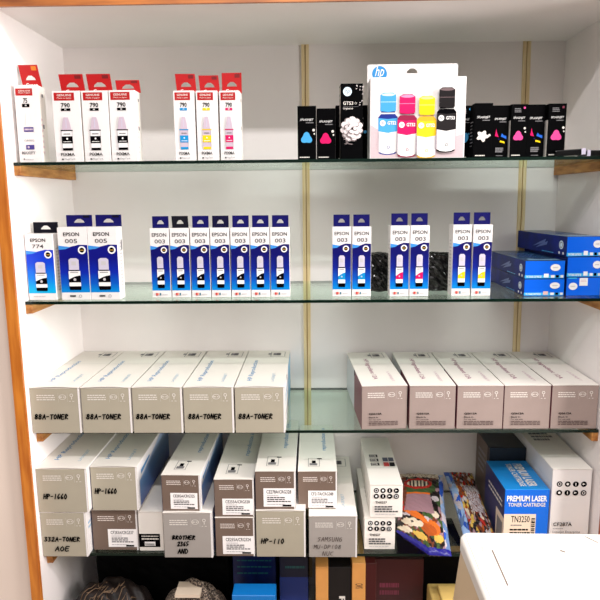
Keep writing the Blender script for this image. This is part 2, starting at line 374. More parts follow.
def blue_ink_box(w, d, h, number, col, wide=False, tab_m=None, tab_w=.83, tabshift=0, tabd=.012, foot='flags', skew=0, tabh=.027, lean=0):
    b = MB(); x0, x1 = -w/2, w/2
    b.bbox(x0, x1, 0, d, 0, h, {'*': white_card}, .0006, 1)
    F = faces(b, x0, x1, 0, d, 0, h); f = F['front']
    g = gradient_mat('blue_print_gradient_%s' % ('w' if wide else 'n'), [(0, (0, 128, 206)), (.18, (2, 84, 186)), (.45, (10, 28, 130) if not wide else (6, 34, 158)), (.8, (10, 8, 92) if not wide else (8, 12, 118))], 'Z', .35, .02, h*.75)
    if number == '774': g = gradient_mat('blue_print_gradient_bright', [(0, (0, 170, 225)), (.3, (10, 120, 220)), (.7, (14, 60, 200)), (1, (10, 50, 190))], 'Z', .35, .02, h*.75)
    top = .745
    curve = [(.01, top-.03), (.2, top-.035), (.45, top-.005), (.7, top+.018), (.99, top+.014)]
    f.poly([(.01, .105), (.99, .105)]+curve[::-1], g)
    f.poly([(.01, top+.008), (.25, top-.004), (.42, top-.012), (.25, top-.04), (.01, top-.05)], blue_band)
    f.text('EPSON', .12 if not wide else .20, .880, .88 if not wide else .74, .932, ink_black, .008 if not wide else .015)
    f.text(number, .25, .785, .80 if not wide else .66, .843, mat('dark_grey_ink', (60, 58, 62), .5), .005)
    cu = .72 if not wide else .80; r = .165 if not wide else .135
    f.ell(cu, top-.055, r, white_ink); f.ell(cu, top-.055, r*.62, ink_black); f.rect(cu-r*.5, top-.063, cu+r*.5, top-.05, mat('gold_print', (170, 130, 60), .4))
    ink_bottle_print(f, .50, .14, .37 if not wide else .40, .455 if not wide else .44, col)
    if foot == 'flags':
        f.rect(.2, .032, .3, .07, mat('flag_red', (190, 60, 60), .5)); f.rect(.3, .04, .38, .07, mat('flag_salmon', (236, 150, 130), .5)); f.rect(.4, .035, .48, .07, mat('flag_teal', (60, 110, 130), .5))
        f.words(.55, .04, .85, .06, 1, pale_gray_ink, 5)
    elif foot == 'drop':
        f.words(.30, .045, .52, .07, 1, ink_black, 5, .9); f.ring(.66, .055, .05, gray_ink, .3); f.words(.56, .03, .62, .05, 1, gray_ink, 8)
    else: f.words(.18, .05, .65, .07, 1, pale_gray_ink, 5)
    s = F['right']; s.words(.35, .12, .75, .80, 14, pale_gray_ink, 11, .4); s.rect(.62, .68, .85, .82, gray_ink)
    s = F['left']; s.words(.25, .12, .75, .80, 14, pale_gray_ink, 12, .4)
    F['top'].words(.2, .3, .8, .7, 1, pale_gray_ink, 2)
    o = b.build('ink_box')
    t = hang_tab(o, w*tab_w, tabh, tabd, h, tab_m or navy, w*.36, .008, skew=skew, lean=lean, patch=navy_dark if tab_m is None else None)
    t.location.x = tabshift
    return wrap(o, 'ink_box')

def white_ink_box(w, d, h, number, line, badge, col, tab=(.046, .030), tabshift=.004, tabd=None, skew=0, maxi=False, lean=0, tab_m=None, patch=None, logo='Canon'):
    b = MB(); x0, x1 = -w/2, w/2
    b.bbox(x0, x1, 0, d, 0, h, {'*': white_card, 'right': cream_card}, .0006, 1)
    F = faces(b, x0, x1, 0, d, 0, h); f = F['front']
    f.rect(.07 if not maxi else .05, .865, .80 if not maxi else .78, .975 if not maxi else .955, red); f.text('GENUINE', .18, .925 if not maxi else .915, .70, .955 if not maxi else .935, soft_white, .01); f.text('Made in Japan', .18, .885, .70, .91, soft_white, 0)
    f.text(number, .31 if not maxi else .36, .768, .63 if not maxi else .54, .832, ink_black, .02)
    f.rect(.30, .715 if maxi else .72, .64 if not maxi else .62, .76 if maxi else .757, badge); f.text('BK' if badge is ink_black else 'C' if badge is cyan_i else 'Y' if badge is yel_i else 'M', .43, .728, .51, .75, white_ink, .01)
    if maxi:
        f.rect(.30, .40, .72, .46, violet_i); f.words(.33, .41, .70, .45, 1, lilac_print, 4)
        f.rect(.34, .05+.12, .70, .12+.11, violet_i); f.ell(.45, .2, .05, lilac_print, n=10)
        f.text('C000G', .28, .275, .72, .30, gray_ink, .0); f.poly([(.42, .48), (.60, .48), (.56, .6), (.54, .66), (.5, .66), (.47, .6)], mat('faint_lilac', (236, 230, 238), .4))
        f.text(line, .14, .108, .74, .148, gray_ink, .02); f.words(.2, .03, .65, .05, 1, pale_gray_ink, 2)
        f.ell(.22, .045, .03, ink_black, n=8)
    else:
        u = .46; q = .20
        f.poly([(u-q, .17), (u+q, .17), (u+q, .45), (u-q, .45)], lilac_print if badge is not ink_black else white_ink)
        f.rect(u-q, .165, u+q, .20, col); f.rect(u-q, .165, u-q+.02, .44, pale_gray_ink); f.rect(u+q-.02, .165, u+q, .44, pale_gray_ink)
        f.rect(u-q*1.08, .44, u+q*1.08, .455, col)
        f.rect(u-q, .265, u+q, .365, col); f.words(u-q*.6, .385, u+q*.6, .41, 1, gray_ink, 1); f.ell(u, .33, .035, white_ink, n=8); f.words(u-q*.7, .28, u+q*.7, .295, 1, white_ink, 1)
        f.poly([(u-q*.85, .455), (u+q*.85, .455), (u+q*.66, .55), (u+q*.4, .63), (u-q*.4, .63), (u-q*.66, .55)], lilac_print)
        f.poly([(u-q*.1, .48), (u+q*.1, .48), (u+q*.08, .6), (u-q*.08, .6)], pale_cap)
        f.text(line, .20, .088, .70, .130, ink_black, .015)
        f.rect(.22, .03, .29, .05, ink_black); f.text('MegaTank', .32, .025, .72, .055, gray_ink, .0)
    s = F['right']; s.words(.2, .1, .5, .6, 7, mat('pinkish_print', (222, 196, 200), .5), 9, .4); s.rect(.4, .45, .6, .50, gray_ink); s.rect(.5, .86, .7, .90, gray_ink)
    o = b.build('ink_box'); t = hang_tab(o, tab[0], tab[1], d-.001 if tabd is None else tabd, h, tab_m or red, tab[0]*.52, .009, logo=logo, skew=skew, lean=lean, patch=patch or dark_red_print)
    t.location.x = tabshift; return wrap(o, 'ink_box')

def blob(F, u, v, r, m, kind):
    if kind == 'amoeba':
        pr = [1.0, .92, .8, .95, 1.12, .9, .74, .9, 1.12, .95, .8, .92]; n = len(pr)
        pts = []
        for i in range(36):
            a = math.pi/2+2*math.pi*i/36; rr = r*(.92+.17*math.cos(3*(a-math.pi/2)))
            pts.append((u+rr*math.cos(a), v+rr*math.sin(a)*F.W/F.H))
        F.poly(pts, m)
    elif kind == 'drop':
        F.poly([(u+r*.9*math.cos(a)*(1-.12*math.sin(a)), v+r*1.0*math.sin(a)*F.W/F.H+r*.1*math.cos(a)) for a in [2*math.pi*i/28 for i in range(28)]], m)
        F.ell(u+r*.95, v+r*.85*F.W/F.H, r*.2, m, n=10)
    elif kind == 'cloud':
        pts = []
        for i in range(50):
            a = 2*math.pi*i/50; rr = r*(.86+.2*math.cos(5*a+.6)); pts.append((u+rr*math.cos(a)*1.1, v+rr*math.sin(a)*F.W/F.H))
        F.poly(pts, m); F.ell(u+r*1.25, v+r*.05, r*.22, m, n=10)

def black_ink_box(w, d, h, splash, col, lab='SPLASHJET', side_white=False, badge=False):
    b = MB(); x0, x1 = -w/2, w/2
    b.bbox(x0, x1, 0, d, 0, h, black_card, .0005, 1)
    F = faces(b, x0, x1, 0, d, 0, h); f = F['front']
    f.text(lab, .14, .715, .86, .765, white_ink, .0, .2); f.words(.45, .675, .86, .70, 1, gray_ink, 3)
    if splash == 'multi':
        f.poly([(.2, .42), (.42, .40), (.30, .50), (.26, .56), (.24, .5)], mag_i); f.poly([(.55, .41), (.9, .36), (.88, .42), (.72, .43), (.62, .47)], blue_i)
        f.poly([(.5, .30), (.66, .29), (.8, .275), (.78, .31), (.62, .325), (.52, .335)], yel_i); f.poly([(.38, .36), (.5, .37), (.45, .34)], navy)
        f.words(.25, .10, .72, .2, 3, gray_ink, 4, .7); f.words(.3, .03, .7, .05, 1, gray_ink, 6)
    else:
        blob(f, .48, .40, .30, col, splash)
        if splash == 'amoeba': f.ell(.86, .55, .07, soft_white, n=10); f.ell(.9, .48, .045, soft_white, n=8)
        if splash == 'drop': f.ell(.92, .52, .05, sky_blue_i, n=8)
        f.words(.1, .025, .7, .06, 1, soft_white, 5, .5)
    if badge: f.words(.2, .84, .6, .93, 3, gray_ink, 7, .5); f.ell(.8, .93, .07, badge, n=10)
    for s in ('left', 'right'): F[s].words(.2, .2, .8, .7, 8, gray_ink, 3, .3)
    if side_white: F['left'].rect(0.02, .01, .98, .70, cream_card)
    return b.build('ink_box')

def shape_flap(parent, w, d, z, m, bow=.002, over=.0015):
    """the carton's folded lid, its front edge bowed up a little"""
    b = MB(); n = 10; t = .0008; V = []
    for i in range(n+1):
        x = -w/2+w*i/n; k = math.sin(math.pi*i/n)*bow
        V += [(x, -over, k), (x, -over, k+t), (x, .03, 0), (x, .03, t), (x, d-.001, 0), (x, d-.001, t)]
    F = []
    for i in range(n):
        a, c = i*6, i*6+6
        F += [(a, c, c+1, a+1), (a+1, c+1, c+3, a+3), (a+3, c+3, c+5, a+5), (a+2, c+2, c, a), (a+4, c+4, c+2, a+2), (a+4, a+5, c+5, c+4)]
    F += [(0, 1, 3, 2), (2, 3, 5, 4), (n*6+2, n*6+3, n*6+1, n*6), (n*6+4, n*6+5, n*6+3, n*6+2)]
    b.mesh(V, F, m)
    return b, b

def toner_carton(w, h, d, front_m, style='grey', hand=None, hand_m=None, top_txt='blue', sticker_txt=None, side='white', icon='back', hand_pos=None, right_print=None, name='toner_carton', flapbow=.0022, sticker_pos=(.30, .06, .97, .44), shift_label=False):
    b = MB(); x0, x1 = -w/2, w/2; hh = h-.0010
    b.bbox(x0, x1, 0, d, 0, hh, {'*': cream_card, 'front': front_m, 'right': white_card}, .0007, 1)
    F = faces(b, x0, x1, 0, d, 0, hh); f = F['front']
    # the white fold showing along the right and upper edge of the end panel
    if style == 'grey': f.rect(.965, .0, .997, 1.0, white_card)
    um = soft_white if front_m is not taupe_card else mat('taupe_white_ink', (225, 214, 206), .5)
    f.words(.13, .72, .50, .86, 3, um, 21, .42)
    f.frame(.56, .70, .74, .90, um, .006) if 0 else None
    f.ring(.655, .80, .075, um, .16, rv=.055); f.words(.60, .785, .71, .815, 1, um, 4, .7)
    f.rect(.57, .69, .572, .89, um); f.rect(.755, .69, .757, .89, um)
    f.ring(.84, .84, .035, um, .35, n=12); f.rect(.835, .75, .85, .80, um); f.words(.79, .70, .90, .72, 1, um, 8)
    if hand:
        pos = hand_pos or [(.08, .33, .78, .44)]
        for k, (t, q) in enumerate(zip(hand, pos)): f.hand(t, *q, hand_m or marker, th=.0024 if hand_m is None else .0010, seed=len(t)+k)
    if style == 'pink':
        f.text('Q2612A', .16, .335, .44, .385, ink_black, .03); f.text('Black In', .16, .265, .36, .30, ink_black, .01); f.text('For use with', .16, .215, .42, .245, ink_black, .0)
        f.words(.16, .09, .80, .20, 3, mat('brown_ink', (84, 66, 62), .5), 31, .45)
    # upper side (lid) carries its own print
    fb, _ = shape_flap(None, w, d, hh, cream_card, flapbow)
    T = Face(fb, (x0, 0, .0008), (1,0,0), (0,1,0), w, d)
    tm = blue_text if top_txt == 'blue' else mag_text
    tm2 = blue_text2 if top_txt == 'blue' else mat('pale_plum_lettering', (196, 160, 176), .5)
    if icon == 'back':
        T.text('HP Reproduction', .20, .14, .33, .68, tm, .012, turn=1) if top_txt == 'blue' else T.text('HP Ingredient 12A', .30, .16, .44, .76, tm, .012, turn=-1)
        T.text('LASERJET', .70, .12, .78, .32, tm2, .0, turn=1) if top_txt == 'blue' else T.text('LASERJET', .70, .10, .78, .36, tm2, .0, turn=-1)
        T.frame(.56, .80, .90, .95, gray_ink, .012); T.rect(.62, .84, .80, .91, gray_ink); T.rect(.70, .84, .78, .91, mat('dark_grey_ink', (60, 58, 62), .5)); T.rect(.5, .86, .58, .90, gray_ink)
    elif icon == 'front':
        T.text('reproduction low', .62, .40, .78, .92, tm, .012, turn=1)
        T.frame(.26, .08, .56, .24, gray_ink, .012); T.rect(.30, .10, .50, .14, gray_ink); T.rect(.36, .14, .46, .19, ink_black); T.rect(.5, .22, .62, .235, ink_black)
    T.rect(0.0, .60, 1.0, .602, pale_gray_ink)
    if right_print:
        R = F['right']
        if right_print == 'blue':
            R.poly([(.06, .02), (.98, .02), (.98, .92), (.70, .95), (.30, .72), (.06, .60)], gradient_mat('blue_photo_print', [(0, (20, 60, 150)), (.5, (110, 160, 214)), (1, (190, 210, 232))], 'Z', .3, .0, .1))
            R.poly([(.1, .7), (.35, .80), (.35, .86), (.1, .8)], blue_text)
        elif right_print == 'print':
            R.words(.06, .5, .5, .8, 3, blue_text2, 5, .5); R.words(.06, .1, .4, .4, 3, pale_gray_ink, 6, .5); R.rect(.28, .88, .33, 1.0, ink_black); R.poly([(.5, .02), (.98, .02), (.98, .98), (.55, .98)], mat('pale_blue_panel', (120, 180, 214), .4))
        elif right_print == 'mark': R.words(.04, .55, .3, .75, 2, blue_text2, 5, .5)
    if side == 'maroon':
        L = F['left']; L.rect(.55, .0, 1.0, 1.0, maroon); L.poly([(.02, .02), (.55, .02), (.55, .98), (.02, .98)], mat('side_pale_grey', (206, 208, 210), .4)); L.rect(.54, .86, .58, 1.0, ink_black)
    elif side == 'blue':
        L = F['left']; L.rect(0, 0, 1, 1, mat('deep_blue_side', (30, 36, 110), .4))
    o = b.build(name)
    fb.build('top_flap', o, (0, 0, hh+.0002))
    if sticker_txt:
        sb = MB(); u0, v0, u1, v1 = sticker_pos; sb.box(0, (u1-u0)*w, -.0004, 0, 0, (v1-v0)*h, sticker)
        s = faces(sb, 0, (u1-u0)*w, -.0004, 0, 0, (v1-v0)*h)['front']
        s.text(sticker_txt, .10, .72, .90, .91, mat('dark_grey_ink', (60, 58, 62), .5), .01); s.words(.12, .58, .5, .66, 1, pale_gray_ink, 2); s.words(.12, .24, .88, .56, 3, mat('dark_grey_ink', (60, 58, 62), .5), 12, .5); s.words(.12, .1, .7, .18, 1, pale_gray_ink, 3); s.rect(.62, .03, .9, .12, ink_black)
        so = sb.build('label_sticker', o, (x0+u0*w, -.0002, v0*h)); so['label'] = 'white printed sticker'
    return wrap(o, name)

def put(o, x0, x1, yf, z, rotz=0):
    o.location = ((x0+x1)/2, yf, z+.0003); o.rotation_euler = (0, 0, rotz); return o
def dup(o):
    c = o.copy(); COL.objects.link(c)
    for ch in o.children:
        k = ch.copy(); COL.objects.link(k); k.parent = c
    return c

ORD = ['first', 'second', 'third', 'fourth', 'fifth', 'sixth', 'seventh']

# ------------------------------------------------------------------ topmost shelf
z = ZT[0]; Y = -.290
H1 = 1.6848-z
o = white_ink_box(.0475, .036, H1, '75', 'MAXIFY', ink_black, violet_i, tab=(.040, .046), tabshift=.000, maxi=True, skew=-.008, patch=orange_dot)
put(o, .0020, .0495, Y, z, 0)
tag(o, 'white ink box with a violet print and red tab, far left of the top shelf', 'ink box', 'white ink boxes with red tabs')
for i, (a, c, hh, ts) in enumerate(((.0785, .1355, 1.6722, .004), (.1385, .1925, 1.6720, .003), (.1945, .2485, 1.6722, .005))):
    o = white_ink_box(c-a, .036, hh-z, '790', 'PIXMA', ink_black, ink_black, tab=(.050, .039 if i < 2 else .028), tabshift=ts, skew=-.005 if i < 2 else -.006, lean=0 if i < 2 else .012)
    put(o, a, c, Y, z)
    tag(o, ['leftmost of three white ink boxes showing a black bottle, red hang tab upright', 'middle one of three white ink boxes showing a black bottle, red hang tab upright', 'rightmost of three white ink boxes showing a black bottle, red tab bent back low'][i], 'ink box', 'white ink boxes with red tabs')
for i, (a, c, hh, col, nm, th) in enumerate(((.3262, .3690, 1.6697, cyan_i, 'cyan', .039), (.3722, .4160, 1.6691, yel_i, 'yellow', .036), (.4195, .4605, 1.6685, mag_i, 'magenta', .041))):
    o = white_ink_box(c-a, .036, hh-z, '790', 'PIXMA', col, col, tab=(.041, th), tabshift=.001+.0015*(i == 1), skew=-.003 if i < 2 else 0)
    put(o, a, c, Y, z, math.radians((1.5, .5, -1)[i]))
    tag(o, 'white ink box with a red tab and a printed %s ink bottle' % nm, 'ink box', 'white ink boxes with red tabs')
o = put(black_ink_box(.0378, .036, 1.6368-z, 'amoeba', sky_blue_i), .5778, .6156, Y, z); tag(o, 'black ink box with a cyan splash, at the left end of the black boxes', 'ink box', 'black ink boxes')
o = put(black_ink_box(.0378, .036, 1.6315-z, 'amoeba', mag_i), .6166, .6544, Y, z); tag(o, 'black ink box with a crimson splash left of the flower box', 'ink box', 'black ink boxes')
# tall black box with the white flower
w_, h_ = .0445, 1.6793-z; b = MB(); b.bbox(-w_/2, w_/2, 0, .036, 0, h_, black_card, .0005, 1)
F = faces(b, -w_/2, w_/2, 0, .036, 0, h_); f = F['front']
f.ell(.30, .895, .20, mat('pale_blue_roundel', (206, 226, 240), .4)); f.text('hp', .19, .86, .41, .93, gray_ink, .0, .3)
f.text('GT53', .10, .72, .56, .765, soft_white, .012); f.ring(.68, .742, .05, soft_white, .25); f.rect(.1, .695, .8, .698, gray_ink); f.text('Original Ink', .1, .655, .56, .685, soft_white, .01)
rr = random.Random(5); petal = mat('petal_white', (226, 216, 216), .5); petal2 = mat('petal_grey', (120, 108, 108), .5)
for ring_, n_, rad in ((.36, 11, .17), (.24, 9, .15), (.12, 6, .12)):
    for i in range(n_):
        a = 2*math.pi*i/n_+ring_*9; uu = .50+ring_*math.cos(a); vv = .40+ring_*math.sin(a)*w_/h_*1.15
        f.ell(uu, vv, rad, petal2 if i % 2 else petal, rv=rad*.85*w_/h_, n=9); f.ell(uu+.02, vv+.004, rad*.72, petal, rv=rad*.6*w_/h_, n=9)
f.ell(.50, .40, .05, ink_black, n=8)
for i in range(14):
    uu = rr.uniform(.60, .96); vv = rr.uniform(.70, .97); a = rr.uniform(.3, 1.6)
    if vv < .86 and uu < .78: continue
    f.poly([(uu, vv), (uu+.04, vv+.004), (uu+.09*math.cos(a), vv+.025*math.sin(a)), (uu+.01, vv+.012)], petal)
for i in range(10):
    uu = rr.uniform(.1, .4); vv = rr.uniform(.2, .3); f.poly([(uu, vv), (uu+.14, vv-.004), (uu+.1, vv-.014), (uu+.02, vv-.009)], petal2)
F['left'].rect(.05, .45, .95, .97, mat('pale_beige_print', (180, 168, 160), .5)); F['left'].words(.1, .5, .9, .9, 6, gray_ink, 8, .4)
o = b.build('ink_box'); put(o, .6656, .7101, Y+.001, z, math.radians(2)); tag(o, 'tall black ink box with a white flower and a pale round badge', 'ink box', 'black ink boxes')
o = put(black_ink_box(.068, .03, 1.6455-z, 'drop', sky_blue_i), .6590, .7235, -.232, z); tag(o, 'black ink box standing directly behind the tall flower box', 'ink box', 'black ink boxes')

# large white four-bottle pack
w_, h_, d_ = .1920, 1.6901-z, .056
b = MB(); b.bbox(-w_/2, w_/2, 0, d_, 0, h_, white_card, .0007, 1); F = faces(b, -w_/2, w_/2, 0, d_, 0, h_); f = F['front']
f.poly([(.01, .01), (.99, .01), (.99, .30), (.8, .24), (.5, .18), (.2, .28), (.01, .42)], mat('pinkish_print_ground', (206, 184, 188), .5, noise=.12, nscale=420))
def U(x): return (x-370)/95.2
def V(y): return (157.5-y)/80.5
def big_bottle(xc, cap_t, cap_b, sh, lab_t, lab_b, foot, col, dark, hw=9.6, lab='GT52', lc=None, hl=None):
    cw = 7.8
    f.poly([(U(xc+(hw-.3)*math.cos(a)), V(foot-2.5-2.6*math.sin(a))) for a in [math.pi+math.pi*i/10 for i in range(11)]], dark)
    f.poly([(U(xc-hw), V(lab_b)), (U(xc+hw), V(lab_b)), (U(xc+hw), V(foot-4)), (U(xc+hw*.6), V(foot-1.6)), (U(xc), V(foot-.8)), (U(xc-hw*.6), V(foot-1.6)), (U(xc-hw), V(foot-4))][::-1], white_ink)
    f.poly([(U(xc-hw), V(lab_b)), (U(xc), V(lab_b+1.6)), (U(xc+hw), V(lab_b)), (U(xc+hw), V(sh)), (U(xc+hw*.72), V(sh-3)), (U(xc-hw*.72), V(sh-3)), (U(xc-hw), V(sh))], dark)
    f.poly([(U(xc-hw), V(lab_b)), (U(xc), V(lab_b+1.8)), (U(xc+hw), V(lab_b)), (U(xc+hw), V(lab_t)), (U(xc), V(lab_t+1)), (U(xc-hw), V(lab_t))], col)
    f.rect(U(xc-hw*.72), V(cap_b+1.5), U(xc+hw*.72), V(cap_b-1), dark)
    f.poly([(U(xc-cw), V(cap_b)), (U(xc), V(cap_b+1.2)), (U(xc+cw), V(cap_b)), (U(xc+cw), V(cap_t+2.2)), (U(xc+cw*.6), V(cap_t)), (U(xc-cw*.6), V(cap_t)), (U(xc-cw), V(cap_t+2.2))], hl or col)
    f.ell(U(xc), V(cap_t+2), cw*.86/95.2, lc or white_ink, rv=1.4/80.5, n=14)
    f.rect(U(xc-cw), V((cap_t+cap_b)/2+.4), U(xc+cw), V((cap_t+cap_b)/2-.1), lc or white_ink)
    f.ell(U(xc-hw*.55), V(lab_t+5), 2.9/95.2, white_ink, n=14); f.text('hp', U(xc-hw*.55-1.5), V(lab_t+6.6), U(xc-hw*.55+1.6), V(lab_t+3.2), dark if dark is not yel_i else gray_ink, .0, .3)
    f.text(lab, U(xc-.6), V(lab_t+6.6), U(xc+hw*.85), V(lab_t+3.2), white_ink, .03); f.words(U(xc-1), V(lab_t+12), U(xc+4), V(lab_t+10.6), 1, white_ink, 1)
    for sx in (-1, 1): f.rect(U(xc+sx*(hw-.35)-.35), V(foot-4), U(xc+sx*(hw-.35)+.35), V(lab_b+.5), mat('bottle_edge_grey', (176, 164, 172), .4))
    f.words(U(xc-2), V(lab_b+4.4), U(xc+3), V(lab_b+3.4), 1, gray_ink, 1); f.ring(U(xc+.6), V(foot-7.6), 1.5/95.2, dark if dark is not mat('amber_print', (226, 170, 30), .4) else dark, .3, n=12)
amber = mat('amber_print', (226, 170, 30), .4)
big_bottle(388, 92, 110, 116, 117, 130, 153.6, mat('bottle_blue_label', (70, 160, 216), .35), deep_blue_i, hl=sky_blue_i, lc=mat('pale_cyan', (196, 228, 244), .4))
big_bottle(407, 94, 112, 117.5, 119, 132.5, 156.4, mag_i, mat('dark_magenta', (140, 8, 60), .4), lc=mat('pale_pink', (246, 140, 180), .4), hl=mag_i)
big_bottle(426.3, 96, 113.5, 119, 120, 135, 157.6, mat('golden_yellow', (246, 196, 24), .35), amber, hl=yel_i, lc=mat('pale_yellow', (252, 240, 130), .4))
big_bottle(445.8, 88, 107, 112, 113, 129, 152, mat('bottle_black', (22, 15, 17), .35), ink_black, hl=mat('cap_black', (16, 10, 12), .3), lc=mat('cap_highlight', (110, 90, 92), .4), lab='GT53')
F['top'].words(.1, .2, .9, .8, 2, pale_gray_ink, 5)
o = b.build('ink_bottle_pack')
# its taller back panel with hang hole and round blue logo
hb = MB(); W2, Hh = .188, .0375; hw = .0115; hy = .0190
hole = [(-hw-.0010, hy), (hw-.001, hy), (hw-.002, hy+.005), (.003, hy+.0098), (-.005, hy+.0098), (-hw+.000, hy+.005)]
ou = [(-W2/2, 0), (W2/2, 0), (W2/2, Hh-.003), (W2/2-.003, Hh), (-W2/2+.003, Hh), (-W2/2, Hh-.003)]
for q in ([ou[0], ou[1], hole[1], hole[0]], [ou[1], ou[2], hole[2], hole[1]], [ou[2], ou[3], hole[3], hole[2]], [ou[3], ou[4], hole[4], hole[3]], [ou[4], ou[5], hole[5], hole[4]], [ou[5], ou[0], hole[0], hole[5]]):
    hb.face([(x, -.0006, y) for x, y in q], white_card); hb.face([(x, 0, y) for x, y in q[::-1]], white_card)
for q, r_ in zip(ou, ou[1:]+ou[:1]): hb.face([(q[0], -.0006, q[1]), (q[0], 0, q[1]), (r_[0], 0, r_[1]), (r_[0], -.0006, r_[1])], white_card)
hf = Face(hb, (-W2/2, -.0006, 0), (1,0,0), (0,0,1), W2, Hh)
hf.ell(.135, .50, .083, blue_i if 0 else mat('logo_blue', (30, 132, 196), .35), n=28); hf.text('hp', .085, .20, .185, .92, white_ink, .0, .35)
hf.text('Original HP Ink', .72, .70, .94, .80, pale_gray_ink, .0)
t = hb.build('hang_panel', o, (-.0033, d_-.0005, h_-.0015)); t['label'] = 'upright white panel with hang hole and round blue logo'
o = wrap(o, 'ink_bottle_pack'); put(o, .7247, .9167, Y, z)
tag(o, 'large white pack picturing cyan, magenta, yellow and black ink bottles', 'ink pack')

for k, (a, c, hh, spl, col, sw, bd, lb, yy) in enumerate((
    (.9085, .9455, 1.6425, 'drop', sky_blue_i, False, sky_blue_i, 'black ink box with a pale blue splash, half hidden by the white four bottle pack', -.222),
    (.9364, .9732, 1.6389, 'cloud', mat('off_white_splash', (228, 222, 214), .4), False, None, 'black ink box with an off white splash', -.262),
    (.9737, 1.0073, 1.6345, 'multi', None, False, None, 'black ink box with small multicoloured splashes, beside the white splash box', -.258),
    (1.0105, 1.0433, 1.6360, 'amoeba', pink_i, True, pink_i, 'black ink box with a pink splash, between the two multicoloured splash boxes', -.262),
    (1.0440, 1.0795, 1.6352, 'multi', None, False, None, 'black ink box with small multicoloured splashes, left of the end box', -.260),
    (1.0840, 1.1197, 1.6357, 'amoeba', pink_i, True, maroon, 'black ink box with a pink splash, at the right end of the row', -.266))):
    if k == 0: a, c = .9135, .9480; 
    o = put(black_ink_box(c-a, .036, hh-z, spl, col, side_white=sw, badge=bd), a, c, yy-.022 if k else yy, z)
    if k == 0: o.location.y = -.230
    tag(o, lb, 'ink box', 'black ink boxes')
# flat packets lying at the right end
def packet(w, d, mlist, name='flat_packet'):
    b = MB(); b.bbox(0, w, 0, d, 0, .012, black_plastic, .002, 2)
    for u0, u1, m in mlist: b.box(w*u0, w*u1, -.0005, d*.8, .0005, .0126, m)
    return b.build(name)
lav = mat('lavender_paper', (210, 204, 224), .4)
o = packet(.060, .05, [(.86, 1.0, lav)]); o.location = (1.098, -.296, z+.0003); o.rotation_euler = (0, math.radians(-3), 0); o.location = (1.0985, -.299, z+.0005)
tag(o, 'thin black packet with a lavender end lying flat at the right of the top shelf', 'packet', 'flat packets')
o = packet(.052, .05, [(.0, .12, lav), (.55, .72, white_ink)]); o.location = (1.1625, -.297, z+.0003); o.rotation_euler = (0, 0, 0)
tag(o, 'thin black packet with a white band, lying flat against the right side panel', 'packet', 'flat packets')

# ------------------------------------------------------------------ second shelf
z = ZT[1]
o = blue_ink_box(.0600, .036, 1.3835-z, '774', ink_black, wide=True, tab_m=navy_dark, tab_w=.90, tabd=.035, tabshift=.002, foot='text', tabh=.0235); put(o, -.0010, .0480, -.286, z)
o.location.x = .0262; tag(o, 'bright blue and white ink box, leftmost on the second shelf, shorter than its neighbours', 'ink box', 'blue ink boxes')
o = blue_ink_box(.0630, .036, 1.3967-z, '005', ink_black, wide=True, tab_w=.89, tabd=.035, tabshift=.004, foot='drop', tabh=.025); put(o, .0670, .1300, -.286, z)
tag(o, 'wide blue and white ink box, left one of the two wide twins', 'ink box', 'blue ink boxes')
o2 = dup(o); put(o2, .1307, .1937, -.286, z); tag(o2, 'wide blue and white ink box, right of its wide twin, bare shelf to its right', 'ink box', 'blue ink boxes')
base = None
xs = [(.2562, .2985), (.2995, .3420), (.3430, .3855), (.3865, .4285), (.4297, .4720), (.4735, .5140), (.5158, .5575)]
for i, (a, c) in enumerate(xs):
    if i in (0, 1, 3):
        o = blue_ink_box(.0412, .036, 1.3920-z, '003', ink_black, tab_m=[navy, navy_dark, None, mat('very_dark_blue_print', (8, 6, 46), .45, .2)][i], tab_w=.86, tabh=.0255, tabshift=.001, skew=-.002 if i == 1 else 0, lean=.004 if i == 1 else 0)
        if i == 0: base = o
    else: o = dup(base)
    put(o, a, c, -.262, z, math.radians((-.6, .4, 0, 0, -.3, .5, .2)[i]))
    tag(o, 'slim ink box with a black bottle print, %s from the left of seven alike' % ORD[i], 'ink box', 'row of seven slim black-ink boxes')
for a, c, col, nm, side, yy, hh in ((.6484, .6904, cyan_i, 'cyan', 'left', -.262, 1.3920), (.6916, .7325, cyan_i, 'cyan', 'right', -.262, 1.3918), (.7725, .8132, mag_i, 'magenta', 'left', -.266, 1.3935), (.8142, .8572, mag_i, 'magenta', 'right', -.264, 1.3935), (.9060, .9466, yel_i, 'yellow', 'left', -.262, 1.3942), (.9482, .9892, yel_i, 'yellow', 'right', -.264, 1.3942)):
    o = blue_ink_box(.0405, .036, hh-z, '003', col, tab_w=.86, tabh=.0255, tab_m=navy); put(o, a, c, yy, z, math.radians(.8 if nm == 'yellow' and side == 'left' else 0))
    tag(o, 'slim ink box with a %s bottle print, %s one of its pair' % (nm, side), 'ink box', 'pairs of slim colour-ink boxes')

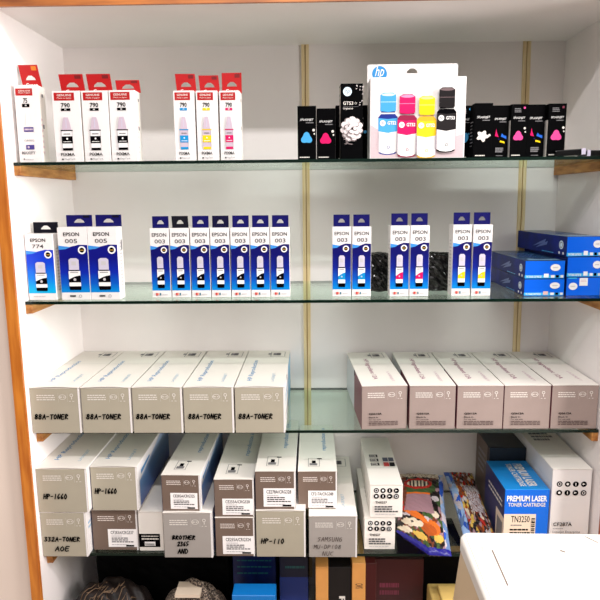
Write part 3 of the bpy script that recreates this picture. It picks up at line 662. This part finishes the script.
def crumpled(w, d, h, m, seed, amp=.006, name='plastic_wrapped_cartridge', seg=18):
    rr = random.Random(seed); bm = bmesh.new(); bmesh.ops.create_cube(bm, size=1)
    bmesh.ops.subdivide_edges(bm, edges=list(bm.edges), cuts=seg, use_grid_fill=True)
    ph = [(rr.uniform(60, 260), rr.uniform(60, 260), rr.uniform(60, 260), rr.uniform(0, 6)) for _ in range(7)]
    for v in bm.verts:
        c = v.co; p = Vector((c.x*w, c.y*d, (c.z+.5)*h))
        k = sum(abs(math.sin(p.x*a+p.y*b_+p.z*g+q))-.6 for a, b_, g, q in ph)/7
        r = Vector((c.x, c.y, c.z)); l = max(abs(c.x), abs(c.y), abs(c.z)); rnd = r.length/l
        s_ = 1-(rnd-1)*.22
        p = Vector((c.x*w*s_, c.y*d*s_, (c.z*s_+.5)*h)); p += r.normalized()*k*amp*3
        p.z = max(p.z, .0004); v.co = p
    b = MB(); bm.verts.index_update(); b.mesh([tuple(v.co) for v in bm.verts], [tuple(v.index for v in f.verts) for f in bm.faces], m)
    bm.free(); return b.build(name)
o = crumpled(.075, .05, .088, black_plastic, 3, .0035); o.location = (.757, -.186, z+.0003); tag(o, 'crumpled black plastic packet behind the gap between cyan and magenta boxes', 'plastic packet', 'black plastic packets')
o = crumpled(.085, .06, .086, black_plastic, 8, .004); o.location = (.890, -.176, z+.0003); tag(o, 'crumpled shiny black plastic packet behind the gap between magenta and yellow boxes', 'plastic packet', 'black plastic packets')

def blue_carton(w, d, h, stk, oval=True, variant=0):
    b = MB(); b.bbox(0, w, 0, d, 0, h, {'*': blue_side, 'front': blue_box, 'top': blue_top}, .0006, 1); F = faces(b, 0, w, 0, d, 0, h); f = F['front']
    if variant < 2:
        f.rect(.0, .03, .98, .20, cyan_strip); f.text('TN TONER CARTRIDGE', .04, .06, .42, .17, white_ink, .02)
        f.rect(.48, .07, .60, .28, stk); f.rect(.66, .06, .75, .2, white_ink); f.rect(.78, .06, .86, .2, ink_black); f.rect(.9, .06, .97, .2, soft_white)
        f.ell(.76 if variant == 0 else .86, .62, .125, white_ink, rv=.19); f.words(.70 if variant == 0 else .80, .58, .84 if variant == 0 else .92, .66, 1, pale_gray_ink, 5)
    else:
        f.ell(.2, .52, .13, white_ink, rv=.2); f.words(.13, .48, .27, .56, 1, pale_gray_ink, 5); f.rect(.38, .55, .62, .97, stk); f.words(.42, .75, .58, .9, 2, mat('pinkish_print', (222, 196, 200), .5), 5); f.rect(.05, .93, .3, 1, cyan_strip)
    L = F['left']; L.ell(.90, .55, .038, mat('pale_blue_roundel', (206, 226, 240), .4), rv=.22); L.ring(.90, .55, .028, gray_ink, .3, rv=.16); L.rect(.86, .08, .885, .2, white_ink); L.rect(.93, .08, .955, .2, white_ink)
    L.poly([(.35, .25), (.60, .55), (.62, .75), (.5, .55)], mat('faint_blue_swirl', (60, 90, 160), .3)); L.poly([(.42, .2), (.64, .45), (.66, .65), (.5, .4)], mat('faint_blue_swirl', (60, 90, 160), .3)); L.words(.55, .06, .8, .12, 1, cyan_strip, 7)
    T = F['top']; T.poly([(.15, .05), (.95, .05), (.9, .15), (.5, .12), (.2, .18)], mat('pale_blue_gloss', (150, 190, 214), .2)); T.words(.2, .3, .8, .7, 4, mat('faint_blue_swirl', (60, 90, 160), .3), 5, .3)
    return b.build('toner_box')
stk_w = white_ink; stk_p = mat('pinkish_sticker', (222, 180, 176), .5)
for x, w1, d1, z0, h1, stk, var, lb in (
    (1.0590, .0850, .258, z, .0362, stk_p, 0, 'flat blue toner box at the bottom of the left pile of two'),
    (1.0590, .0840, .256, z+.0372, .0385, stk_w, 0, 'flat blue toner box on top of the left pile of two'),
    (1.1480, .0725, .265, z, .0392, stk_w, 2, 'flat blue toner box at the bottom of the right pile of three'),
    (1.1478, .0725, .265, z+.0402, .0425, stk_w, 1, 'flat blue toner box in the middle of the right pile of three'),
    (1.1450, .0755, .268, z+.0837, .0425, stk_w, 1, 'flat blue toner box on top of the right pile of three')):
    o = blue_carton(w1, d1, h1, stk, variant=var); o.location = (x, -.270, z0+.0003); o.rotation_euler.z = math.radians(3.2 if 'top of the right' in lb else 0); tag(o, lb, 'toner box', 'flat blue toner boxes')

# ------------------------------------------------------------------ third shelf
z = ZT[2]
for i in range(5):
    x0 = -.0050+i*.1108; x1 = x0+.1078
    o = toner_carton(x1-x0, 1.0560-z, .3165, gray_card, hand=['88A-TONER'], hand_pos=[(.07+.02*(i % 2), .32, .76+.04*(i == 1), .42)], right_print='print' if i == 4 else None)
    put(o, max(x0, XL+.001), max(x0, XL+.001)+(x1-x0), -.318, z, math.radians((0, .1, 0, -.1, .1)[i]))
    tag(o, 'grey fronted long toner carton with handwriting, %s from the left on the third shelf' % ORD[i], 'toner carton', 'five handwritten cartons on the third shelf')
for i, x0 in enumerate((.7130, .8150, .9180, 1.0190, 1.1210)):
    o = toner_carton(.0990, 1.0520-z, .290, pinkgray_card, style='pink', top_txt='plum', side='maroon', flapbow=.0006)
    put(o, x0, x0+.0990, -.298, z, math.radians((.4, 0, .1, 0, -.1)[i])); 
    if i == 0: o.rotation_euler.z = math.radians(3.1); o.location.x -= .0015
    tag(o, 'pinkish grey toner carton with plum lettering, %s from the left in its row' % ORD[i], 'toner carton', 'five printed cartons on the third shelf')

# ------------------------------------------------------------------ lowest shelf
z = ZT[3]; D = .30
def carton(x0, x1, yf, z0, z1, lb, grp='cartons on the lowest shelf', rot=0, d=None, **k):
    o = toner_carton(x1-x0, z1-z0-.0005, d or (-yf-.004), **k); put(o, x0, x1, yf, z0, math.radians(rot)); return tag(o, lb, 'toner carton', grp)
carton(-.0050, .0970, -.3184, z, .7680, 'grey carton with two lines of handwriting, lower left corner of the stacks', front_m=gray_card, hand=['332A-TONER', 'AOE'], hand_pos=[(.06, .36, .86, .45), (.28, .14, .62, .24)], right_print='mark')
carton(-.0050, .1070, -.3209, .7690, .8730, 'grey carton with one line of handwriting, topmost at the far left', front_m=gray_card, hand=['HP-1660'], hand_pos=[(.12, .32, .60, .43)])
carton(.1000, .2040, -.2916, z, .7600, 'taupe carton with a white sticker, under the second handwritten carton', front_m=taupe_card, sticker_txt='CF283A/CRG337', side='blue', sticker_pos=(.34, .08, .97, .52))
carton(.1085, .2130, -.3030, .7640, .8690, 'grey carton with one line of handwriting, topmost, second from the left', front_m=gray_card, hand=['HP-1660'], hand_pos=[(.08, .40, .56, .51)], right_print='blue', side='blue')
# white carton with a black label
def black_label_carton(w, h, d):
    b = MB(); b.bbox(-w/2, w/2, 0, d, 0, h, cream_card, .0007, 1); F = faces(b, -w/2, w/2, 0, d, 0, h); f = F['front']
    f.rect(.0, .10, .86, .44, ink_black) ; f.words(.1, .36, .8, .40, 1, soft_white, 2); f.words(.1, .28, .8, .34, 1, soft_white, 3)
    f.rect(.22, .13, .66, .24, white_ink); 
    for i in range(9): f.rect(.25+i*.043, .14, .25+i*.043+.02, .20, ink_black)
    F['right'].rect(.02, 0, 1, 1, blue_i); F['left'].words(.1, .3, .9, .6, 3, pale_gray_ink, 4); F['top'].rect(.05, .5, .95, .505, gray_ink)
    o = b.build('toner_carton'); fb, _ = shape_flap(None, w, d, h, cream_card, .0008); fb.build('top_flap', o, (0, 0, h+.0002)); return wrap(o, 'toner_carton')
o = black_label_carton(.0555, .0955, .285); put(o, .2075, .2630, -.2946, z); tag(o, 'narrow white carton with a black barcode label on its front', 'toner carton', 'cartons on the lowest shelf')
carton(.2710, .3800, -.3209, z, .7690, 'grey carton with three lines of handwriting in black', front_m=gray_card2, hand=['BROTHER', '2365', 'AND'], hand_pos=[(.18, .42, .66, .50), (.28, .27, .52, .36), (.28, .10, .50, .20)], right_print='blue')
carton(.2700, .3560, -.3163, .7700, .8560, 'taupe carton with a white sticker, slightly turned, on top of the three line carton', front_m=taupe_card, sticker_txt='CE285A/CRG325', right_print='blue', side='blue', icon='front', rot=-1.2, sticker_pos=(.22, .06, .92, .50), flapbow=.0008, d=.300)
carton(.3860, .4735, -.3150, z, .7545, 'taupe carton with a white sticker, lower one in the third stack from the left', front_m=taupe_card, sticker_txt='CE255A/CRG324', side='blue', sticker_pos=(.18, .06, .98, .52), flapbow=.0008)
carton(.3860, .4740, -.3142, .7555, .8450, 'taupe carton with a white sticker, its top lid half shaded, above another taupe one', front_m=taupe_card, sticker_txt='CE255A/CRG328', side='blue', icon='front', sticker_pos=(.2, .05, .97, .48), flapbow=.0006)
carton(.4775, .5875, -.3170, z, .7722, 'grey carton with a single line of handwriting, on the lowest level', front_m=gray_card, hand=['HP-110'], hand_pos=[(.10, .30, .58, .40)])
carton(.4775, .5660, -.3144, .7732, .8640, 'taupe carton with a white sticker, above the carton marked with one short line', front_m=taupe_card, sticker_txt='CE278A/CRG328', side='blue', icon='front', sticker_pos=(.2, .07, .97, .55), flapbow=.0006)
carton(.5950, .7020, -.3180, z, .7600, 'grey carton with three lines of thin brown handwriting', front_m=gray_card2, hand=['SAMSUNG', 'MU-DP108', 'NUC'], hand_m=marker_brown, hand_pos=[(.18, .40, .70, .50), (.10, .22, .68, .31), (.28, .05, .52, .15)], icon='back', flapbow=.0006)
carton(.5710, .6585, -.2888, .7610, .8520, 'taupe carton with a white sticker, topmost at the right end of the stacks', front_m=taupe_card, sticker_txt='CF217A/CRG388', side='blue', icon='front', sticker_pos=(.26, .03, .98, .48), flapbow=.0006, d=.28)

def icon_carton(w, h, d, code, tall=False, sub='ink', name='toner_carton'):
    b = MB(); hh = h-.001; b.bbox(-w/2, w/2, 0, d, 0, hh, white_card if tall else cream_card, .0007, 1); F = faces(b, -w/2, w/2, 0, d, 0, hh); f = F['front']
    asp = w/hh; r = .075 if tall else .082; vt = (.83, .73) if tall else (.83, .66)
    for j, v in enumerate(vt):
        for i in range(4):
            u = .19+i*.205+(0 if tall else .0); f.ell(u, v, r, ink_black, n=16)
            if (i+j) % 4 == 0: f.ring(u, v, r*.6, white_ink, .35, n=12)
            elif (i+j) % 4 == 1: f.ell(u, v, r*.45, white_ink, n=8)
            elif (i+j) % 4 == 2: f.rect(u-r*.15, v-r*.5*asp, u+r*.15, v+r*.5*asp, white_ink)
            else: f.poly([(u-r*.5, v-r*.3*asp), (u+r*.5, v), (u-r*.4, v+r*.4*asp)], white_ink)
    if tall:
        f.text(code, .08, .335, .56, .38, ink_black, .01); f.words(.08, .30, .35, .31, 1, gray_ink, 3); f.text('LaserJet Enterprise', .08, .245, .78, .28, mat('dark_grey_ink', (60, 58, 62), .5), .0); f.words(.08, .05, .8, .14, 3, gray_ink, 6, .5)
    else:
        f.text(code, .16, .44, .52, .51, ink_black, .03); f.words(.14, .16, .86, .38, 3, mat('dark_grey_ink', (60, 58, 62), .5), 12, .55); f.words(.16, .09, .8, .13, 1, pale_gray_ink, 3)
    o = b.build(name)
    fb, _ = shape_flap(None, w, d, hh, cream_card, .0006); T = Face(fb, (-w/2, 0, .0008), (1,0,0), (0,1,0), w, d)
    if not tall:
        for k in range(3): T.frame(.16, .36+k*.085, .44, .42+k*.085, gray_ink, .03); T.rect(.2, .375+k*.085, .34, .40+k*.085, gray_ink); T.rect(.38, .37+k*.085, .42, .41+k*.085, ink_black)
        for k in range(4): T.rect(.58+.19*(k % 2), .34+.10*(k//2), .75+.19*(k % 2), .42+.10*(k//2), (mat('sticker_red', (186, 60, 60), .4), navy_dark, mat('slate_print', (70, 76, 96), .4), mat('slate_print', (70, 76, 96), .4))[k])
        T.rect(0, .31, 1, .312, pale_gray_ink)
    else:
        T.words(.2, .55, .8, .75, 3, gray_ink, 5); T.rect(0, .36, 1, .362, pale_gray_ink)
        L = F['left']; L.rect(0, 0, 1, 1, navy_dark); L.ell(.80, .80, .06, mat('plum_print', (110, 40, 100), .4), n=12); L.ell(.90, .62, .07, maroon, n=12); L.ell(.7, .66, .05, blue_i, n=12); L.rect(.86, .3, .98, .5, mag_i)
    fb.build('top_flap', o, (0, 0, hh+.0002)); return wrap(o, name)
o = icon_carton(.0690, .0787, .255, 'TN0227'); put(o, .7212, .7902, -.2863, z, math.radians(0)); tag(o, 'white carton with eight round black icons, the lower of two', 'toner carton', 'white icon cartons')
o = icon_carton(.0730, .0790, .270, 'TN0227'); put(o, .7325, .8060, -.2885, z+.0800, math.radians(0)); tag(o, 'white carton with eight round black icons, the upper of two', 'toner carton', 'white icon cartons')

# blue upright carton, with the dark one behind it
h_ = .813-z; w_ = .0980; d_ = .150; b = MB(); b.bbox(-w_/2, w_/2, 0, d_, 0, h_, {'*': tn_blue, 'top': tn_top, 'left': mat('navy_side', (18, 30, 88), .4)}, .0007, 1)
F = faces(b, -w_/2, w_/2, 0, d_, 0, h_); f = F['front']
f.text('PREMIUM LASER', .05, .815, .95, .905, white_ink, .03); f.text('TONER CARTRIDGE', .08, .735, .92, .795, soft_white, .02)
f.rect(0, .05, .72, .62, mat('beige_label', (226, 206, 184), .5)); f.text('TN3250', .16, .49, .58, .59, ink_black, .01); f.words(.16, .43, .42, .46, 1, gray_ink, 3); f.words(.14, .30, .6, .40, 2, ink_black, 5, .5)
for i in range(9): f.rect(.62, .30+i*.03, .70, .30+i*.03+(.012 if i % 2 else .02), ink_black)
T = F['top']; T.text('PREMIUM LASER', .58, .10, .80, .88, soft_white, .03, turn=-1); T.text('TONER CARTRIDGE', .40, .10, .54, .88, soft_white, .02, turn=-1)
L = F['left']; L.rect(.62, .0, 1, .55, mat('beige_label', (226, 206, 184), .5)); L.rect(.68, .1, .94, .45, gray_ink); L.words(.2, .65, .9, .8, 2, soft_white, 8, .4)
o = b.build('toner_box'); put(o, 1.0300, 1.1280, -.3000, z); tag(o, 'bright blue toner box with bold white lettering, behind the printer', 'toner box')
b = MB(); w_, h_, d_ = .090, .182, .115; dm = mat('dark_teal_card', (24, 34, 44), .4); b.bbox(-w_/2, w_/2, 0, d_, 0, h_, {'*': dm, 'left': mat('brown_grey_card', (96, 80, 72), .5)}, .0007, 1)
F = faces(b, -w_/2, w_/2, 0, d_, 0, h_); F['left'].words(.2, .5, .8, .85, 4, gray_ink, 5, .5); F['left'].rect(.88, .0, .97, 1, navy_dark); F['front'].words(.1, .5, .4, .8, 4, gray_ink, 4, .3)
o = b.build('toner_box'); put(o, 1.040, 1.130, -.1400, z); tag(o, 'dark tall toner box standing behind the bright blue box', 'toner box')
o = icon_carton(.0860, .861-z, .285, 'CF287A', tall=True); put(o, 1.1320, 1.2180, -.3000, z); tag(o, 'tall white carton with eight round black icons, against the right side panel', 'toner carton')

# snack packets
pal = [mat('foil_orange', (206, 104, 40), .25), mat('foil_cream', (214, 200, 176), .3), mat('foil_brown', (110, 56, 34), .3), mat('foil_red', (178, 40, 34), .25), mat('foil_mauve', (150, 116, 124), .3),
       mat('foil_green', (60, 84, 44), .3), mat('foil_black', (28, 22, 24), .3), mat('foil_blue', (44, 84, 180), .25), mat('foil_paleblue', (150, 180, 222), .25), mat('foil_silver', (190, 180, 184), .2), mat('foil_navy', (34, 30, 130), .25), mat('foil_yellow', (206, 170, 80), .3), mat('foil_amber', (168, 80, 34), .25), mat('foil_steel', (96, 120, 160), .25)]
def snack_bag(name, w, l, th, pat, seed, N=84, droop=0):
    rr = random.Random(seed); b = MB(); ph = [(rr.uniform(20, 110), rr.uniform(20, 110), rr.uniform(0, 6)) for _ in range(6)]
    for m in pal: b.slot(m)
    def P(i, j, sgn):
        u, v = i/N, j/N; a = (4*u*(1-u))**.42*(4*v*(1-v))**.42
        k = sum(math.sin(u*w*q*6+v*l*r*6+t) for q, r, t in ph)/6
        x = (u-.5)*w*(1-.06*math.sin(math.pi*v)); y = (v-.5)*l+droop*max(0, .6-u)*(1-v)**3
        return (x, y, sgn*(th/2*a+k*.0035*min(1, a*2))+(th*.5))
    V = []; 
    for sgn in (1, -1):
        for j in range(N+1):
            for i in range(N+1): V.append(P(i, j, sgn))
    k = len(b.v); b.v += V; o2 = (N+1)**2
    for j in range(N):
        for i in range(N):
            a = k+j*(N+1)+i; q = [a, a+1, a+N+2, a+N+1]; mi = pat((i+.5)/N, (j+.5)/N, rr)
            b.f.append(tuple(q)); b.mi.append(mi); b.sm.append(True)
            b.f.append(tuple(x+o2 for x in q[::-1])); b.mi.append(10); b.sm.append(True)
    return b.build(name)
def vor(seed, n, cols):
    r = random.Random(seed); pts = [(r.random(), r.random(), r.choice(cols)) for _ in range(n)]
    return lambda u, v: min(pts, key=lambda p: (p[0]-u)**2+(p[1]-v)**2)[2]
food = vor(3, 330, [0, 12, 1, 1, 2, 4, 6, 12, 11, 9, 6, 5, 0, 2, 1]); food2 = vor(9, 320, [2, 3, 12, 6, 9, 2, 11, 4, 1, 6, 2, 6]); vr = vor(12, 160, [8, 9, 8, 7, 13])
def pat1(u, v, r):
    if v < .05: return 10
    if u > .90: return vr(u, v)
    if ((u-.45)/.30)**2+((v-.80)/.085)**2 < 1:
        return 3 if ((u-.45)/.24)**2+((v-.80)/.05)**2 > 1 else (6 if int(u*26) % 2 else 1)
    if .67 < v < .74 and .2 < u < .75: return 5
    if .40 < v < .70 and abs(u-.45) < .30-.25*(v-.45): return 4 if v < .60 else (0 if v > .645 else 4)
    if v > .9: return 1 if r.random() > .2 else 2
    if v > .40 and u < .2: return 2 if food(u, v) != 1 else 3
    for cu, cv, ru, rv_, an, m_ in SHAPES:
        dx, dy = (u-cu), (v-cv)*2.2; x = dx*math.cos(an)+dy*math.sin(an); y = -dx*math.sin(an)+dy*math.cos(an)
        if (x/ru)**2+(y/rv_)**2 < 1: return m_
    return (2, 6, 5, 11, 4)[food(u, v) % 5]
SHAPES = [(.42, .30, .04, .03, 0, 6), (.30, .26, .03, .04, 0, 6), (.36, .365, .30, .085, -.55, 0), (.30, .25, .22, .12, .1, 1), (.55, .33, .10, .07, .2, 9), (.62, .22, .17, .13, -.6, 12), (.66, .24, .20, .17, -.6, 0),
          (.16, .12, .15, .10, .3, 1), (.80, .14, .09, .10, 0, 11), (.45, .12, .14, .08, 0, 11), (.78, .40, .07, .10, .4, 1), (.80, .60, .08, .08, 0, 9), (.20, .36, .10, .06, 0, 9)]
def pat2(u, v, r):
    if u < .22: return vr(u, v)
    if .45 < u < .9 and .30 < v < .72: return 9 if r.random() > .25 else 2
    return food2(u, v)
def pose(o, loc, rx, ry, rz): o.location = loc; o.rotation_euler = (math.radians(rx), math.radians(ry), math.radians(rz))
o = snack_bag('snack_bag', .120, .275, .040, pat1, 4, droop=.11); pose(o, (.866, -.197, z+.028), 13, -2, -8); tag(o, 'puffy snack bag showing orange food and a red oval label, next to the icon cartons', 'snack bag', 'snack bags')
o = snack_bag('snack_bag', .076, .235, .030, pat2, 6); pose(o, (.9885, -.150, z+.030), 12, 2, 0); tag(o, 'red and silver snack bag with a pale blue seam, behind the printer corner', 'snack bag', 'snack bags')

# ------------------------------------------------------------------ things in the dark bottom bay
z = .3703
o = crumpled(.375, .125, .268, mat('matt_shade_black', (6, 6, 6), .6, .1), 14, .003, name='shade_filler'); o.location = (.214, -.074, z+.0003); tag(o, 'black filler added as shade at the back of the bottom bay on the left', 'shade filler')  # added black mass, stands in for the deep shade behind the bundles
b = MB(); b.bbox(0, .100, 0, .12, 0, .225, mat('shade_black_card', (7, 6, 6), .6, .1), .002, 1); b.box(.005, .095, -.0006, 0, .2, .215, dark_gap); o = b.build('carton', loc=(.880, -.150, z+.0003)); tag(o, 'black filler block added as shade in the bottom bay, right of the wine carton', 'carton', 'cartons in the bottom bay')  # added black block that hides the back wall where it lies in shade
# crushed bundle of dark stripes (woven sack) and speckled cloth
def mound(name, x0, x1, y0, y1, h, m, seed, N=36, extra=None):
    rr = random.Random(seed); ph = [(rr.uniform(8, 60), rr.uniform(8, 60), rr.uniform(0, 6), rr.uniform(.3, 1)) for _ in range(9)]; b = MB(); V = []
    for j in range(N+1):
        for i in range(N+1):
            u, v = i/N, j/N; a = (4*u*(1-u))**.35*(4*v*(1-v))**.35; x = x0+(x1-x0)*u; y = y0+(y1-y0)*v
            k = sum(q*math.sin(x*p*3+y*r*3+t) for p, r, t, q in ph)/9; V.append((x, y, max(0, h*a*(1+.22*k))))
    F = [(j*(N+1)+i, j*(N+1)+i+1, (j+1)*(N+1)+i+1, (j+1)*(N+1)+i) for j in range(N) for i in range(N)]
    b.mesh(V, F, m, True); k0 = len(b.v)
    b.face([(x0, y0, 0), (x0, y1, 0), (x1, y1, 0), (x1, y0, 0)], m)
    return b, V, N
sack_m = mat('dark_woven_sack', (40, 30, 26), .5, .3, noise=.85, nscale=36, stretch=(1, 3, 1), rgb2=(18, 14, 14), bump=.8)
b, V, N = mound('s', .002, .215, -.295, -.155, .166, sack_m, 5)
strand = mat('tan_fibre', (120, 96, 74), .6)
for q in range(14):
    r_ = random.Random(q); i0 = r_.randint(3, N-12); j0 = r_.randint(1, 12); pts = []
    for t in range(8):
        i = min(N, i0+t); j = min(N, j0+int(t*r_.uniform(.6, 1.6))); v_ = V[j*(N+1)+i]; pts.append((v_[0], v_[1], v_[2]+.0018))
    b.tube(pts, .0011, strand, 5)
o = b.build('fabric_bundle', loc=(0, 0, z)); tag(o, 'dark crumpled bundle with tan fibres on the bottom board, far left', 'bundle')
speck = bpy.data.materials.new('speckled_cloth'); speck.use_nodes = True; nt = speck.node_tree; bs = nt.nodes['Principled BSDF']; bs.inputs['Roughness'].default_value = .8
tc = nt.nodes.new('ShaderNodeTexCoord'); vo = nt.nodes.new('ShaderNodeTexNoise'); vo.inputs['Scale'].default_value = 320; cr = nt.nodes.new('ShaderNodeValToRGB')
nt.links.new(tc.outputs['Object'], vo.inputs['Vector']); nt.links.new(vo.outputs['Fac'], cr.inputs[0]); nt.links.new(cr.outputs[0], bs.inputs['Base Color'])
cr.color_ramp.elements[0].position = .48; cr.color_ramp.elements[0].color = (.03, .02, .018, 1); cr.color_ramp.elements[1].position = .60; cr.color_ramp.elements[1].color = (.45, .34, .25, 1)
b, V, N = mound('c', .222, .395, -.285, -.150, .155, speck, 9); b.box(.275, .335, -.265, -.215, .150, .1585, mat('beige_label', (226, 206, 184), .5))
o = b.build('cloth_bundle', loc=(0, 0, z)); tag(o, 'speckled dark cloth bundle with a pale tag on the bottom board', 'bundle')
b = MB(); dk = mat('dark_blue_pattern', (10, 30, 90), .35, noise=.6, nscale=30, rgb2=(8, 18, 60)); b.bbox(0, .106, 0, .18, 0, .222, dk, .001, 1); f = faces(b, 0, .106, 0, .18, 0, .222)['front']
f.words(.1, .72, .9, .95, 3, mat('teal_pattern', (24, 90, 90), .4), 4, .2)
o = b.build('carton', loc=(.405, -.195, z+.0003)); tag(o, 'dark blue patterned carton standing under the lowest glass shelf', 'carton', 'cartons in the bottom bay')
b = MB(); bc = mat('cyan_blue_carton', (16, 120, 200), .35); b.bbox(0, .100, 0, .045, 0, .180, bc, .001, 1); faces(b, 0, .1, 0, .045, 0, .18)['front'].words(.1, .5, .8, .8, 3, soft_white, 4)
o = b.build('carton', loc=(.416, -.298, z+.0003)); tag(o, 'bright blue carton low in front of the dark blue patterned one', 'carton', 'cartons in the bottom bay')
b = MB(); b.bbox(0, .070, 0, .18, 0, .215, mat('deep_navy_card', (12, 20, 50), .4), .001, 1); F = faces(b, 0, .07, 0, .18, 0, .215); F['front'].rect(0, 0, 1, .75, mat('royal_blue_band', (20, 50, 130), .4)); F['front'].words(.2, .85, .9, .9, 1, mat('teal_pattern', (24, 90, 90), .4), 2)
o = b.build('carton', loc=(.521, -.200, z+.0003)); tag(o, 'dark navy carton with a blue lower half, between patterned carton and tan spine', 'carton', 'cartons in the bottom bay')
tan = mat('tan_spine', (222, 156, 84), .5, noise=.15, nscale=20)
def spine_box(x, tw, w, h, y, lb, letter, tletter=None, card=None):
    b = MB(); b.bbox(0, tw, 0, .20, 0, h, tan, .001, 1); b.bbox(tw+.0004, w, .003, .20, 0, h-.002, card or mat('near_black_card', (14, 10, 12), .4), .001, 1)
    f = Face(b, (tw, .003, 0), (1,0,0), (0,0,1), w-tw, h)
    if letter: f.text(letter, .48, .58, .74, .69, soft_white, .02, turn=-1)
    if tletter: Face(b, (0, 0, 0), (1,0,0), (0,0,1), tw, h).text(tletter, .25, .75, .8, .80, marker_brown, .01, turn=-1)
    o = b.build('carton', loc=(x, -.285, z+.0003)); tag(o, lb, 'carton', 'cartons in the bottom bay')
spine_box(.6095, .029, .0820, .2440, 0, 'black carton with a tan spine and a white letter, standing upright', 'R')
spine_box(.6935, .0310, .0560, .2535, 0, 'dark carton with a tan spine bearing faint marks', None, 'CWS', mat('dark_wine_card', (62, 12, 14), .4))
b = MB(); b.bbox(0, .120, 0, .17, 0, .200, {'*': mat('dark_wine_card', (62, 12, 14), .4), 'top': mat('wine_lid', (44, 14, 14), .4)}, .001, 1); Face(b, (0,0,0), (1,0,0), (0,0,1), .12, .200).words(.1, .5, .5, .7, 2, maroon, 4)
o = b.build('carton', loc=(.757, -.185, z+.0003)); tag(o, 'dark wine red carton under the shelf below the snack bags', 'carton', 'cartons in the bottom bay')
b = MB(); b.bbox(0, .10, 0, .10, 0, .140, mat('yellow_beige_card', (222, 188, 110), .5), .004, 2); b.bbox(.02, .08, .02, .08, .140, .150, mat('yellow_beige_card', (222, 188, 110), .5), .003, 2)
o = b.build('carton', loc=(.885, -.29, z+.0003)); tag(o, 'yellowish carton peeking out beside the printer', 'carton', 'cartons in the bottom bay')

# ------------------------------------------------------------------ printer on its stand
PX, PY, PZ = .8740, -.518, .840; PW, PD, PH = .400, .380, .250
root = bpy.data.objects.new('laser_printer', None); COL.objects.link(root); root.location = (PX, PY, PZ-PH); root.rotation_euler = (0, 0, math.radians(-1.2))
tag(root, 'white desktop laser printer with rounded corners in the lower right corner', 'printer')
def rounded_slab(x0, x1, y0, y1, z0, z1, r, m, lip=.006, n=7, taper=0):
    b = MB(); loops = []
    def loop(ins, z):
        P = []
        for cx, cy, a in ((x1-r, y1-r, 0), (x0+r, y1-r, 90), (x0+r, y0+r, 180), (x1-r, y0+r, 270)):
            for i in range(n+1):
                t = math.radians(a+90*i/n); P.append((cx+(r-ins)*math.cos(t), cy+(r-ins)*math.sin(t), z))
        return P
    L = [loop(taper, z0), loop(0, z1-lip)]+[loop(lip*(1-math.cos(math.pi/2*k/4)), z1-lip+lip*math.sin(math.pi/2*k/4)) for k in range(1, 5)]
    V = [p for l in L for p in l]; c = len(L[0]); F = []
    for k in range(len(L)-1):
        for i in range(c): F.append((k*c+i, k*c+(i+1) % c, (k+1)*c+(i+1) % c, (k+1)*c+i))
    F.append(tuple(range(c))[::-1]); F.append(tuple((len(L)-1)*c+i for i in range(c)))
    b.mesh(V, F, m); return b
b = rounded_slab(.001, PW-.004, -PD, -.002, .012, PH-.026, .020, printer_shaded_side, .002, taper=-.022)
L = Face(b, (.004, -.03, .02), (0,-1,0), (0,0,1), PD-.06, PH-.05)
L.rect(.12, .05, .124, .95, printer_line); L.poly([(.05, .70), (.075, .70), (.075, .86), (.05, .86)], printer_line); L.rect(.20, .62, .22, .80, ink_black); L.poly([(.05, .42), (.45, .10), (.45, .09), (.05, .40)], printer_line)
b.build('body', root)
b = rounded_slab(0, PW, -PD, 0, PH-.026, PH, .022, printer_white, .006)
T = Face(b, (0, -PD, PH), (1,0,0), (0,1,0), PW, PD)
b.build('top_cover', root)
b = MB()
def grv(pts, wd=.0012, m=printer_line):
    for (a, c) in zip(pts, pts[1:]):
        A = Vector(a); B = Vector(c); d = (B-A).normalized(); n_ = Vector((-d.y, d.x))*wd/2
        b.face([(p.x, p.y, PH+.0003) for p in (A-n_, B-n_, B+n_, A+n_)], m)
pale_seam = mat('pale_seam', (206, 190, 184), .5)
# recessed handle outline near the back edge, paper-exit edges, printed name
grv([(.060, -.016), (.226, -.012), (.240, -.030), (.240, -.036), (.056, -.040), (.052, -.030), (.060, -.016)], .0012, pale_seam)
grv([(.0460, -.0600), (.0440, -.160)], .0024); grv([(.048, -.058), (.080, -.0555), (.135, -.0615), (.166, -.0600)], .0012, pale_seam); grv([(.164, -.0585), (.171, -.0635)], .004, printer_line)
grv([(.226, -.012), (.240, -.032)], .002, printer_line); grv([(.0095, -.012), (.0075, -.36)], .0010, mat('amber_seam', (226, 190, 150), .5))
b.build('cover_seams', root)
b = MB(); T = Face(b, (0, -PD, PH+.0002), (1,0,0), (0,1,0), PW, PD)
T.text('LaserJet', .028, .700, .046, .860, pale_gray_ink, .0, turn=-1); T.text('Pro', .066, .800, .082, .862, pale_gray_ink, .0, turn=-1)
b.build('printed_name', root)
b = MB(); b.bbox(.03, PW-.03, -PD+.02, -.02, 0, .0125, printer_shaded_side, .003, 1); b.build('foot_plate', root)
table = bpy.data.objects.new('side_table', None); COL.objects.link(table); table.location = (PX+.2, PY-.19, 0); tag(table, 'small wooden table under the printer', 'table')
wt = mat('table_wood', (150, 100, 60), .5, noise=.3, nscale=12, stretch=(1, 6, 6))
b = MB(); b.bbox(-.20, .22, -.20, .165, PZ-PH-.0255, PZ-PH-.0005, wt, .003, 2); b.build('tabletop', table)
for sx in (-.18, .18):
    for sy in (-.18, .14):
        b = MB(); b.bbox(-.018, .018, -.018, .018, 0.0003, PZ-PH-.026, wt, .002, 1); b.build('leg', table, (sx, sy, 0))
